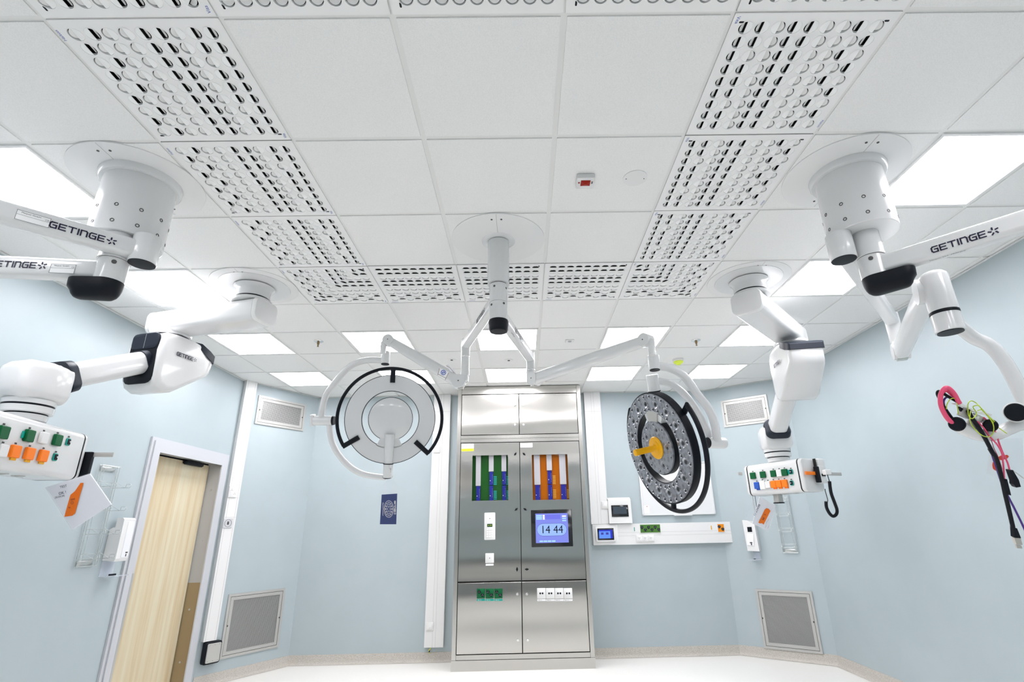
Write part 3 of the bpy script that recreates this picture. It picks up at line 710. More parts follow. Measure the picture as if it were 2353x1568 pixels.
# green and orange outlet blocks
def block(cx, cz, w_, h_, n_, m, label):
    t = thing('power_outlet', label, 'power outlet', (cx, YB - .06, cz))
    MB().box((cx, YB - .063, cz), (w_ + .014, h_ + .014, .006), (1, 0, 0), (0, 0, 1), (0, -1, 0)).build('surround', M['plastic'], t, 0)
    MB().box((cx, YB - .0665, cz), (w_, h_, .003), (1, 0, 0), (0, 0, 1), (0, -1, 0)).build('cover_plate', m, t, 0)
    for k in range(n_):
        for s_ in (-1, 1):
            x = cx - w_ / 2 + w_ * (k + .5) / n_ + s_ * .02; z = cz - s_ * .014
            f = MB().lathe([(.018, 0), (.018, .0015), (.014, .002)], (x, YB - .068, z), (0, -1, 0), 20).build('socket_face', M['black'], t)
            mb = MB()
            for q in range(3):
                a = PI / 2 + q * 2 * PI / 3; mb.cyl((x + .009 * math.cos(a), YB - .070, z + .009 * math.sin(a)), (x + .009 * math.cos(a), YB - .0715, z + .009 * math.sin(a)), .0035, n=8)
            mb.build('contact', M['chrome'], f)
block(2.56, 1.372, .242, .092, 3, mat('outlet_green', (.06, .17, .025), .4), 'green triple outlet block in the horizontal trunking')
block(3.42, 1.362, .075, .088, 1, mat('outlet_orange', (.75, .25, .005), .4), 'single orange outlet in the right end of the horizontal trunking')
for x, m, l in ((2.368, M['teal'], 'narrow teal rocker switch beside the green outlet block'), (3.305, M['amber'], 'narrow orange rocker switch beside the orange outlet')):
    tag(MB().bx(x - .004, x + .004, YB - .066, YB - .06, 1.345, 1.39).build('rocker_switch', m, None, 0), l, 'switch')
t = thing('data_outlet', 'row of three white data outlets in one frame below the green block', 'data outlet', (2.485, YB - .06, 1.26))
MB().box((2.485, YB - .0645, 1.262), (.222, .088, .009), (1, 0, 0), (0, 0, 1), (0, -1, 0), bev=.003).build('cover_frame', M['plastic'], t)
for k in (-1, 0, 1):
    i_ = MB().box((2.485 + k * .07, YB - .071, 1.263), (.062, .068, .004), (1, 0, 0), (0, 0, 1), (0, -1, 0), bev=.003).build('insert', M['whitem'], t)
    MB().box((2.485 + k * .07, YB - .0735, 1.268), (.03, .0025, .001), (1, 0, 0), (0, 0, 1), (0, -1, 0)).build('port_line', M['print'], i_, 0)
    MB().cyl((2.485 + k * .07, YB - .073, 1.255), (2.485 + k * .07, YB - .0745, 1.255), .003, n=8).build('screw', M['screw'], i_)
def switch(cx, cz, label, dep=.055):
    t = thing('wall_switch', label, 'wall switch', (cx, YB - dep, cz))
    MB().box((cx, YB - dep - .005, cz), (.085, .09, .010), (1, 0, 0), (0, 0, 1), (0, -1, 0), bev=.004).build('cover_frame', M['plastic'], t)
    MB().box((cx, YB - dep - .0115, cz), (.058, .062, .004), (1, 0, 0), (0, 0, 1), (0, -1, 0), bev=.002).build('rocker', M['whitem'], t)
    MB().cyl((cx, YB - dep - .0135, cz - .012), (cx, YB - dep - .0145, cz - .012), .002, n=8).build('indicator', M['print'], t)
switch(2.028, 1.655, 'white wall switch at the foot of the trunking right of the cabinet')
switch(-.066, 2.375, 'white outlet cover high on the trunking left of the cabinet')
switch(-.066, .368, 'white outlet cover low on the trunking left of the cabinet')
# whiteboard
x0, x1, z0, z1 = 2.497, 3.39, 1.530, 2.155
t = thing('whiteboard', 'white magnetic board on the back wall behind the right lamp', 'whiteboard', ((x0+x1)/2, YB, z0))
MB().bx(x0, x1, YB - .014, YB - .002, z0, z1).build('board', mat('board_enamel', (.72, .73, .735), .2), t, 0)
mb = MB(); 
for a, b, c, d in ((x0 - .006, x0 + .008, z0, z1), (x1 - .008, x1 + .006, z0, z1), (x0, x1, z0 - .006, z0 + .008), (x0, x1, z1 - .008, z1 + .006)): mb.bx(a, b, YB - .022, YB - .002, c, d)
mb.build('rim', mat('pale_aluminium', (.8, .8, .8), .4, metal=.3), t, 0)
MB().bx(x0 + .38, x0 + .60, YB - .05, YB - .002, z0 - .016, z0 - .006).build('pen_tray', mat('tray_aluminium', (.8, .8, .8), .4, metal=.3), t, 0)
s_ = sticker('sticker', x0 + .02, x0 + .085, z0 + .02, z0 + .11, M['label'], t, YB - .0155)
sticker('red_mark', x0 + .055, x0 + .065, z0 + .095, z0 + .105, M['red'], s_, YB - .0165)
# earth wire below the trunking
pts = [(-.055, YB - .03, .16), (-.06, YB - .025, .135), (-.075, YB - .02, .12), (-.07, YB - .012, .105), (-.07, YB - .006, .09)]
t = thing('earth_wire', 'short yellow green earth wire hanging from the trunking left of the cabinet', 'wire', pts[0])
MB().tube(bez(pts, 4), .004, 8).build('insulation', M['yellow'], t); MB().cyl((-.072, YB - .018, .122), (-.070, YB - .011, .103), .006, n=8).build('lug', M['black'], t)
# ================================================================ ceiling mounted booms
ZZ = Vector((0, 0, 1))
def V3(p, z): return Vector((p[0], p[1], z))
def ceiling_plate(t, c, r, holes=4, rot=.3):
    p = MB().lathe([(r, H - .002), (r, H - .0095), (r - .002, H - .0105), (.05, H - .0105)], V3(c, 0), ZZ, 64).build('ceiling_plate', M['whitem'], t)
    MB().box(V3(c, H - .0108), (.0018, r * 1.96, .001)).build('plate_seam', mat('seam_line', (.45, .45, .44), .7), p, 0)
    for sx in (-1, 1):
        for sy in (-1, 1):
            o = V3(c, H - .0105) + Vector((sx * .028, sy * r * .80, 0))
            MB().cyl(o, o - ZZ * .002, .006, n=12).build('screw', M['screw'], p)
    return p
def beam(p0, p1, w_, h_, r, name, m, t, scales=None, up=ZZ):
    return MB().sweep([p0, p1] if scales is None else [Vector(p0).lerp(Vector(p1), k / (len(scales) - 1)) for k in range(len(scales))], rr(w_, h_, r, 5), up, True, False, scales).build(name, m, t)
def plate_sticker(o, x, y, w_, h_, t, lines=4, name='rating_plate'):
    x, y = Vector(x).normalized(), Vector(y).normalized(); z = x.cross(y); o = Vector(o)
    p = MB().box(o + z * .0006, (w_, h_, .0008), x, y, z).build(name, M['label'], t, 0)
    mb = MB()
    for s_ in (-1, 1):
        mb.box(o + z * .0013 + y * s_ * h_ * .48, (w_, .0012, .0004), x, y, z); mb.box(o + z * .0013 + x * s_ * w_ * .49, (.0012, h_ * .94, .0004), x, y, z)
    mb.box(o + z * .0013 + y * h_ * .05, (w_ * .96, .0008, .0004), x, y, z)
    mb.build('plate_border', M['print'], p, 0)
    text('plate_lettering', 'Maquet GmbH', o - x * w_ * .36 + y * h_ * .24 + z * .0012, x, y, h_ * .2, M['print'], p, squash=1.1)
    text('plate_lettering', 'CE', o + x * w_ * .34 + y * h_ * .12 + z * .0012, x, y, h_ * .22, M['print'], p)
    return p
def side_frame(p0, p1):
    u = (Vector(p1) - Vector(p0)); u.z = 0; u.normalize(); n = u.cross(ZZ)
    if n.dot(CAM - Vector(p0)) < 0: n = -n
    # text must run so that x cross y = n
    x = ZZ.cross(n) * 1.0
    return x.normalized(), n
def drum_boom(prefix, label, c, drum_c, s1, s2, e1, e2, z1, z2, capdir):
    t = thing('ceiling_boom', label, 'ceiling boom', V3(c, H))
    ceiling_plate(t, c, .29)
    d = drum_c
    MB().lathe([(.178, H - .010), (.176, H - .034), (.168, H - .044), (.145, H - .044)], V3(d, 0), ZZ, 56).build('drum_collar', M['white'], t)
    dr_ = MB().lathe([(.153, H - .042), (.153, 2.733), (.150, 2.730), (.05, 2.730)], V3(d, 0), ZZ, 56).build('drum', M['white'], t)
    for k in range(10):
        a = -PI / 2 + k * PI / 5 + .25
        for z in (2.86, 2.775):
            o = V3(d, z) + Vector((math.cos(a), math.sin(a), 0)) * .1525; nn = Vector((math.cos(a), math.sin(a), 0))
            MB().lathe([(.009, 0), (.009, .002), (.006, .002), (.005, -.001)], o, nn, 12).build('screw', M['screw'], dr_)
    # first spindle with flat black cap
    MB().lathe([(.055, 2.732), (.0575, 2.728), (.0575, 2.598), (.055, 2.594)], V3(s1, 0), ZZ, 40).build('spindle', M['white'], t)
    MB().lathe([(.054, 2.596), (.054, 2.591), (.03, 2.590)], V3(s1, 0), ZZ, 40).build('spindle_cap', M['black'], t)
    # second, longer spindle and its brake cover
    MB().lathe([(.058, 2.732), (.060, 2.728), (.062, 2.612), (.066, 2.600)], V3(s2, 0), ZZ, 40).build('spindle', M['white'], t)
    MB().lathe([(.058, 2.603), (.058, 2.598), (.02, 2.598)], V3(s2, 0), ZZ, 40).build('spindle_gap', M['black'], t)
    sp_ = MB().lathe([(.0585, 2.598), (.0585, 2.488), (.02, 2.488)], V3(s2, 0), ZZ, 40).build('spindle', M['white'], t)
    v = (CAM - V3(s2, 0)); v.z = 0; v.normalize()
    o = V3(s2, 2.575) + v * .058; MB().lathe([(.010, 0), (.010, .003), (.006, .003)], o, v, 14).build('screw', M['screw'], sp_)
    u = (V3(e2, 0) - V3(s2, 0)).normalized(); L = .105; w_ = ZZ.cross(u)
    def stad(sc, z):
        P = []
        for k in range(13): a = PI / 2 + PI * k / 12; P.append(V3(s2, z) + u * (math.cos(a) * .060 * sc) + w_ * (math.sin(a) * .060 * sc))
        for k in range(13): a = -PI / 2 + PI * k / 12; P.append(V3(s2, z) + u * (L * (1 if sc > .9 else .9) + math.cos(a) * .05 * sc) + w_ * (math.sin(a) * .052 * sc))
        return P
    MB().rings([stad(1, 2.494), stad(.99, 2.478), stad(.95, 2.458), stad(.87, 2.440), stad(.74, 2.425), stad(.55, 2.414), stad(.3, 2.409)]).build('brake_cover', M['black'], t)
    a1 = beam(V3(s1, z1), V3(e1, z1), .075, .088, .022, 'extension_arm', M['white'], t)
    a2 = beam(V3(s2, z2), V3(e2, z2), .075, .092, .022, 'extension_arm', M['white'], t)
    return t, a1, a2
# ---- near left boom
A1, A2 = (-.7228, .8274), (-.8405, .8126)
def ext(p, q, L):
    d = Vector((q[0] - p[0], q[1] - p[1])).normalized(); return (p[0] + d.x * L, p[1] + d.y * L)
EA1, EA2 = ext(A1, (-1.0744, .4913), 1.0), ext(A2, (-1.2828, .7486), 1.0)
tA, aA1, aA2 = drum_boom('A', 'white two-armed ceiling boom on a drum mount, nearest the camera at upper left', (-.885, .88), (-.875, .885), A1, A2, EA1, EA2, 2.655, 2.545, -1)
def pix_on(px, py, p0, n): return PN(px, py, p0, n)
x, n = side_frame(V3(A1, 0), V3(EA1, 0)); pl = V3(A1, 2.655) + n * .0380
wordmark(pix_on(113, 521, pl, n), x, ZZ, .0187, M['ink'], aA1)
plate_sticker(pix_on(76, 503, pl, n), x, ZZ, .105, .045, aA1)
x, n = side_frame(V3(A2, 0), V3(EA2, 0)); pl = V3(A2, 2.545) + n * .0380
wordmark(pix_on(-27, 611, pl, n), x, ZZ, .0187, M['ink'], aA2)
plate_sticker(pix_on(144, 618, pl, n), x, ZZ, .10, .045, aA2)
# ---- near right boom with monitor arm
D1, D2 = (2.5954, .8908), (2.7266, .8903)
J1 = (3.484, 1.835)
ED2 = ext(D2, (3.10, .5042), .95)
tD, aD1, aD2 = drum_boom('D', 'white two-armed ceiling boom on a drum mount at upper right with a curved monitor arm', (2.705, .89), (2.728, .90), D1, D2, J1, ED2, 2.655, 2.545, 1)
x, n = side_frame(V3(D2, 0), V3(ED2, 0)); pl = V3(D2, 2.545) + n * .0380
wordmark(pix_on(2143, 581, pl, n), x, ZZ, .0190, M['ink'], aD2)
un = Vector((x.x, x.y, 0)); o = V3(D2, 2.4985)
d_ = (V3(ED2, 0) - V3(D2, 0)).normalized(); text('small_print', 'Maquet SAS  FRANCE', V3(D2, 2.4985) + d_ * .21, d_, ZZ.cross(d_) * -1, .014, M['print'], aD2)
d_ = (V3(J1, 0) - V3(D1, 0)).normalized(); text('small_print', 'REF 567 CE', V3(D1, 2.6105) + d_ * .08, Vector((1, 0, 0)), Vector((0, -1, 0)), .018, M['print'], aD1)
# joint at the end of arm one, spring arm and monitor arm
MB().lathe([(.030, 2.70), (.043, 2.695), (.043, 2.50), (.040, 2.495)], V3(J1, 0), ZZ, 28).build('joint_post', M['white'], tD)
KJ = Vector(V3(J1, 2.435)); J2 = PD(2132, 668, 2.5)
sd = (J2 - KJ); sh = Vector((sd.x, sd.y, 0)).normalized(); sn = sh.cross(ZZ)
mb = MB(); mb.box(KJ + ZZ * .035, (.07, .075, .10), sh, sn, ZZ, bev=.02); mb.cyl(KJ - sn * .045, KJ + sn * .045, .052, n=32); mb.build('knuckle', M['white'], tD)
beam(KJ, J2, .085, .105, .03, 'spring_arm', M['white'], tD, [1, 1, 1, 1])
MB().box(KJ - ZZ * .053 - sh * .01, (.05, .06, .006), sh, sn, ZZ, bev=.004).build('adjuster_window', mat('grey_window', (.45, .5, .48), .3), tD)
mb = MB(); mb.cyl(J2 - sn * .05, J2 + sn * .05, .062, n=36); mb.build('knuckle', M['white'], tD)
cyl_c = PD(2150, 655, 2.46)
top = Vector((cyl_c.x, cyl_c.y, J2.z + .055)); MB().lathe([(.045, .012), (.056, .0), (.058, -.01), (.058, -.285), (.055, -.288), (.03, -.288)], top, ZZ, 44).build('swivel_housing', M['white'], tD)
MB().lathe([(.0584, -.186), (.0592, -.188), (.0592, -.200), (.0584, -.202)], top, ZZ, 44, False).build('brake_ring', M['black'], tD)
MB().lathe([(.051, -.286), (.051, -.292), (.03, -.2925)], top, ZZ, 40).build('spindle_cap', M['black'], tD)
z0 = top.z - .235
pt = [Vector((top.x + .03, top.y, z0)), PD(2235, 775, 2.40), PD(2275, 795, 2.37), PD(2310, 835, 2.33), PD(2345, 900, 2.28), PD(2385, 990, 2.22)]
MB().tube(bez(pt, 8), .030, 20).build('curved_arm', M['white'], tD)
# monitor holder of the curved arm: comes back into the picture at the right edge
pe = PD(2334, 948, 2.16)
hold_n = Vector((0, -1, 0))
MB().lathe([(.040, -.05), (.042, 0), (.040, .004), (.038, .004)], pe, (CAM - pe).normalized(), 32).build('holder_boss', M['white'], tD)
MB().lathe([(.037, .003), (.037, .007), (.02, .008)], pe, (CAM - pe).normalized(), 32).build('boss_cap', M['black'], tD)
q = [PD(2395, 1010, 2.20), PD(2375, 975, 2.2), PD(2345, 975, 2.2), PD(2318, 985, 2.2), PD(2290, 997, 2.2), PD(2255, 1000, 2.2), PD(2225, 991, 2.2), PD(2200, 978, 2.2)]
MB().tube(bez(q, 6), .027, 18).build('holder_arm', M['white'], tD)
for a, b, r in ((2199, 975, .030), (2276, 978, .026)):
    o = PD(a, b, 2.165); nn = (CAM - o).normalized()
    MB().lathe([(r, -.02), (r, 0), (r * .85, .004), (r * .8, .001)], o, nn, 24).build('cable_grommet', M['black'], tD)
MB().tube([PD(2245, 955, 2.2), PD(2225, 992, 2.2)], .022, 14).build('socket_block', M['alu'], tD)
# ---- centre boom carrying both surgical lamps
Cc = (.90, 1.50)
tC = thing('lamp_boom', 'white central ceiling column with two hinged arms spreading to the surgical lamps', 'ceiling boom', V3(Cc, H))
ceiling_plate(tC, (.9, 1.485), .285)
MB().lathe([(.104, H - .010), (.098, H - .014), (.06, H - .016)], V3(Cc, 0), ZZ, 48).build('column_collar', M['white'], tC)
MB().lathe([(.066, H - .02), (.066, 2.79), (.05, 2.79)], V3(Cc, 0), ZZ, 44).build('column', M['white'], tC)
MB().lathe([(.050, 2.795), (.050, 2.785)], V3(Cc, 0), ZZ, 40).build('column_gap', M['black'], tC)
MB().lathe([(.0535, 2.785), (.0535, 2.668), (.03, 2.668)], V3(Cc, 0), ZZ, 44).build('spindle', M['white'], tC)
MB().lathe([(.0525, 2.667), (.053, 2.665), (.053, 2.553), (.03, 2.553)], V3(Cc, 0), ZZ, 44).build('spindle', M['white'], tC)
MB().lathe([(.056, 2.556), (.059, 2.545), (.057, 2.50), (.050, 2.486), (.03, 2.482)], V3(Cc, 0), ZZ, 44).build('brake_cover', M['black'], tC)
for (a, z) in ((-.2, 2.87), (-.2, 2.81), (-2.0, 2.76), (-.5, 2.755), (-2.4, 2.645), (-.9, 2.65)):
    nn = Vector((math.cos(a), math.sin(a), 0)); o = V3(Cc, z) + nn * (.0655 if z > 2.79 else .053)
    MB().lathe([(.007, 0), (.007, .0015), (.004, .0015)], o, nn, 12).build('screw', M['screw'], tC)
CL, CR = (.614, 2.345), (1.098, 2.37)
for e, z, zs in ((CL, 2.715, 2.47), (CR, 2.61, 2.485)):
    u = (V3(e, 0) - V3(Cc, 0)).normalized(); s_ = u.cross(ZZ)
    ar = beam(V3(Cc, z) + u * .03, V3(e, z) + u * .02, .062, .075, .02, 'extension_arm', M['white'], tC)
    # raised flanges on both edges of the arm
    x, n = side_frame(V3(Cc, 0), V3(e, 0))
    if e is CL: wordmark(V3(Cc, z - .018) + u * .42 + n * .0315, x, ZZ, .0185, M['ink'], ar)
    else: wordmark(V3(Cc, z - .018) + u * .28 + n * .0315, x, ZZ, .0185, M['ink'], ar)
    if e is CR: text('small_print', 'Maquet SAS', V3(Cc, z - .0385) + u * .25 + s_ * .02, u, -s_, .016, M['print'], ar)
    MB().lathe([(.025, z + .045), (.032, z + .04), (.032, zs), (.026, zs - .004)], V3(e, 0), ZZ, 28).build('joint_post', M['white'], tC)
    MB().lathe([(.0325, z - .095), (.033, z - .097), (.033, z - .1), (.0325, z - .102)], V3(e, 0), ZZ, 28, False).build('joint_ring', M['chrome'], tC)
KL, KR = V3(CL, 2.425), V3(CR, 2.435)
EL, ER = PD(893, 783, 3.88), PD(1484, 783, 3.05)
for K, E_, e in ((KL, EL, CL), (KR, ER, CR)):
    u = (E_ - K); uh = Vector((u.x, u.y, 0)).normalized(); s_ = uh.cross(ZZ)
    ap = 1 if s_.dot(CAM - K) > 0 else -1
    MB().box(K + ZZ * .03, (.05, .06, .075), uh, s_, ZZ, bev=.018).build('knuckle', M['white'], tC)
    k1_ = MB().cyl(K + uh * .045 - s_ * .036, K + uh * .045 + s_ * .036, .050, n=36).build('knuckle', M['white'], tC)
    MB().cyl(K + uh * .045 + s_ * ap * .0355, K + uh * .045 + s_ * ap * .0375, .005, n=12).build('screw', M['screw'], k1_)
    MB().box(K + uh * .03 - ZZ * .05, (.04, .03, .012), uh, s_, ZZ, bev=.003).build('adjuster_window', M['alu'], tC)
    beam(K + uh * .045, E_, .062, .088, .028, 'spring_arm', M['white'], tC, [1.0, .98, .95, .88, .78])
    k2_ = MB().cyl(E_ - s_ * .032, E_ + s_ * .032, .040, n=32).build('knuckle', M['white'], tC)
    MB().cyl(E_ + s_ * ap * .0315, E_ + s_ * ap * .0335, .004, n=12).build('screw', M['screw'], k2_)
    E2 = E_ + uh * .035
    MB().tube([E_ + uh * .015 - ZZ * .0, E2 - ZZ * .02, E2 - ZZ * .10], .022, 16).build('lamp_post', M['white'], tC)
# ---------------------------------------------------------------- surgical lamps
M['back'] = mat('lamp_back', (.66, .67, .675), .18, coat=.6)
def led_glass():
    m = mat('lamp_front_glass', (.16, .165, .18), .12, coat=.7); n, l, b = nodes(m)
    tc = n.new('ShaderNodeTexCoord'); v = n.new('ShaderNodeTexVoronoi'); v.inputs['Scale'].default_value = 38
    r = n.new('ShaderNodeValToRGB'); r.color_ramp.elements[0].color = (.10, .105, .12, 1); r.color_ramp.elements[1].color = (.24, .25, .28, 1)
    l.new(tc.outputs['Object'], v.inputs[0]); l.new(v.outputs['Distance'], r.inputs[0]); r.color_ramp.elements[1].position = .6; l.new(r.outputs[0], b.inputs['Base Color'])
    return m
M['led'] = led_glass(); M['lens'] = mat('lens_reflector', (.42, .43, .47), .12, metal=.8); M['lensd'] = mat('lens_core', (.03, .03, .035), .1)
def lamp(label, c, n, e, R, detail):
    c, n = Vector(c), Vector(n).normalized(); e = Vector(e); e = (e - n * e.dot(n)).normalized(); s_ = n.cross(e)
    t = thing('surgical_lamp', label, 'surgical lamp', c, 'surgical lamps')
    def P(r, a, d): return c + (e * math.cos(a) + s_ * math.sin(a)) * r + n * d
    T_ = .05; g = .44                                           # half angle of the bridge towards the stem
    def sector(name, m, r0, r1, d0, d1, a0, a1, full=False, k=72, dome=0.0):
        mb = MB(); R_ = []
        for i in range(k if full else k + 1):
            a = a0 + (a1 - a0) * i / k
            R_.append([P(r0, a, d0), P(r1, a, d0 + dome), P(r1, a, d1), P(r0, a, d1)])
        return mb.rings(R_, not full, full).build(name, m, t)
    # white back shells (d negative = back), black side bands, glass front
    sector('ring_shell', M['back'], .635 * R, .985 * R, -T_, -.004, 0, 2 * PI, True)
    sector('side_band', M['black'], .975 * R, 1.0 * R, -T_ + .006, -.001, 0, 2 * PI, True)
    sector('inner_band', M['black'], .625 * R, .64 * R, -T_ + .006, -.001, g, 2 * PI - g)
    sector('front_glass', M['led'], .64 * R, .975 * R, -.004, .004, 0, 2 * PI, True)
    sector('bridge', M['back'], .40 * R, .66 * R, -T_, -.003, -g, g, k=12)
    sector('bridge_plate', M['alu'], .44 * R, .66 * R, -.003, .005, -g * .6, g * .6, k=8)
    MB().lathe([(.48 * R, -.004), (.48 * R, -T_ + .004), (.46 * R, -T_), (.1 * R, -T_ - .004)], c, n, 64).build('centre_shell', M['back'], t)
    MB().lathe([(.492 * R, -.002), (.492 * R, -T_ + .008)], c, n, 64).build('centre_band', M['black'], t)
    MB().lathe([(.48 * R, -.003), (.475 * R, .006), (.1 * R, .007)], c, n, 64).build('centre_glass', M['led'], t)
    if detail:
        def lens(nm, r, a, rad):
            o = P(r, a, .0045)
            q = MB().lathe([(rad, 0), (rad * .95, .003), (rad * .75, .001), (rad * .5, -.001)], o, n, 20).build(nm, M['lens'], t)
            MB().lathe([(rad * .52, .0), (rad * .3, .004), (.001, .005)], o, n, 14).build('lens_core', M['lensd'], q)
        for k in range(16): lens('large_lens', .80 * R, (k + .5) * 2 * PI / 16, .027)
        for k in range(32): lens('small_lens', .925 * R, k * 2 * PI / 32, .0125)
        for k in range(32): lens('small_lens', .695 * R, (k + .5) * 2 * PI / 32, .0125)
        for k in range(5): lens('large_lens', .33 * R, (k + .5) * 2 * PI / 5 + .4, .026)
        for k in range(10): lens('small_lens', .42 * R, k * 2 * PI / 10, .012)
    # sterile handle
    h = MB().lathe([(.066, .006), (.067, .012), (.062, .017), (.045, .017), (.043, .021), (.026, .022), (.0185, .034), (.018, .13), (.020, .142), (.019, .156), (.013, .160)], c, n, 36).build('handle', mat('handle_yellow' , (.85, .43, .0), .3), t)
    # black grab ring behind the head
    a0, a1 = PI + math.radians(-122) , PI + math.radians(131.5)
    ring = [P(1.15 * R, a0 + (a1 - a0) * k / 60, -T_ * .5 - .02) for k in range(61)]
    MB().sweep(ring, rr(.024, .026, .009, 3), n).build('grab_ring', M['black'], t)
    for a, r_in in ((a0, .78), (PI, .82), (a1, .76)):
        p0, p1 = P(1.15 * R, a, -T_ * .5 - .02), P(r_in * R, a, -T_ - .006)
        d_ = (p1 - p0).normalized(); MB().sweep([p0 - d_ * .008, p1], rr(.036, .020, .008, 3), n).build('ring_bracket', M['black'], t)
    # stem
    MB().cyl(P(.34 * R, 0, -T_ * 1.0), P(1.0 * R, 0, -T_ * .78), .038, .032, 32).build('stem_fairing', M['back'], t)
    MB().cyl(P(.99 * R, 0, -T_ * .78), P(1.008 * R, 0, -T_ * .78), .0365, n=32).build('stem_ring', M['black'], t)
    MB().cyl(P(1.0 * R, 0, -T_ * .78), P(1.30 * R, 0, -T_ * .78), .0345, n=32).build('stem', M['white'], t)
    return t, P
# left lamp shows its back
cl = PD(898, 963, 3.90); v = (cl - CAM).normalized()
tl, Pl = lamp('round surgical lamp seen from its white back, left of the steel cabinet', cl, v + RIGHT * .02, -UP - RIGHT * .05, .33, False)
plate_sticker(Pl(1.13 * .33, 0, -.03) - v * .036, RIGHT, UP, .04, .03, tl)
o = Pl(1.30 * .33, 0, -.03); MB().lathe([(.036, -.01), (.036, 0), (.03, .004)], o, -UP, 28).build('stem_cap', M['black'], tl)
dl = 3.90
EE = EL + (EL - KL).normalized() * 0
pcL = PD(886, 824, dl)
MB().lathe([(.022, .055), (.033, .045), (.033, -.040), (.031, -.044)], pcL, ZZ, 28).build('yoke_hub', M['white'], tl)
MB().lathe([(.030, -.044), (.030, -.048), (.01, -.048)], pcL, ZZ, 28).build('hub_cap', M['black'], tl)
MB().tube(bez([PD(x, y, d) for x, y, d in ((880, 829, dl), (848, 828, dl), (820, 834, dl), (795, 850, dl), (765, 886, dl), (748, 912, dl), (741, 940, dl), (738, 966, dl))], 8), .0235, 18).build('yoke_arm', M['white'], tl)
MB().cyl(PD(722, 967, dl), PD(764, 967, dl), .036, n=32).build('yoke_pivot', M['white'], tl)
MB().cyl(PD(764, 967, dl), PD(768.5, 967, dl), .036, .032, n=32).build('pivot_cap', M['black'], tl)
MB().box(PD(719, 966, dl), (.03, .05, .085), RIGHT, FWD, UP, bev=.006).build('pivot_cover', M['white'], tl)
MB().tube(bez([PD(x, y, d) for x, y, d in ((757, 968, dl), (758, 990, dl), (764, 1018, dl), (779, 1046, dl), (805, 1074, dl), (838, 1091, dl), (886, 1098, dl))], 8), .0225, 18).build('yoke_arm', M['white'], tl)
# right lamp shows its lens side
cr = PD(1511, 1029, 3.05); v = (cr - CAM).normalized()
mdir = (-RIGHT * .973 - UP * .228); mdir = (mdir - v * mdir.dot(v)).normalized()
nR = -v * math.cos(math.radians(58)) + mdir * math.sin(math.radians(58))
tr_, Pr = lamp('round surgical lamp turned to show its LEDs and yellow handle, before the whiteboard', cr, nR, UP * .973 - RIGHT * .235, .33, True)
drr = 3.06
pcR = PD(1503, 836, 3.05)
MB().lathe([(.022, .060), (.033, .048), (.033, -.034), (.031, -.038)], pcR, ZZ, 28).build('yoke_hub', M['white'], tr_)
MB().lathe([(.030, -.038), (.030, -.042), (.01, -.042)], pcR, ZZ, 28).build('hub_cap', M['black'], tr_)
MB().tube(bez([PD(x, y, 3.05) for x, y in ((1508, 842), (1535, 845), (1562, 857), (1578, 872), (1600, 903), (1628, 940), (1642, 975), (1648, 1012))], 8), .0245, 18).build('yoke_arm', M['white'], tr_)
st = Pr(1.20 * .33, 0, -.03)
MB().tube(bez([st] + [PD(x, y, 3.1) for x, y in ((1540, 882), (1570, 904), (1596, 936), (1614, 968), (1625, 990), (1631, 1012))], 8), .0215, 18).build('yoke_arm', M['white'], tr_)
MB().cyl(PD(1626, 1018, 3.05), PD(1664, 1019, 3.10), .032, n=32).build('yoke_pivot', M['white'], tr_)
MB().cyl(PD(1626, 1018, 3.05), PD(1622, 1018, 3.045), .0325, .029, n=32).build('pivot_cap', M['black'], tr_)
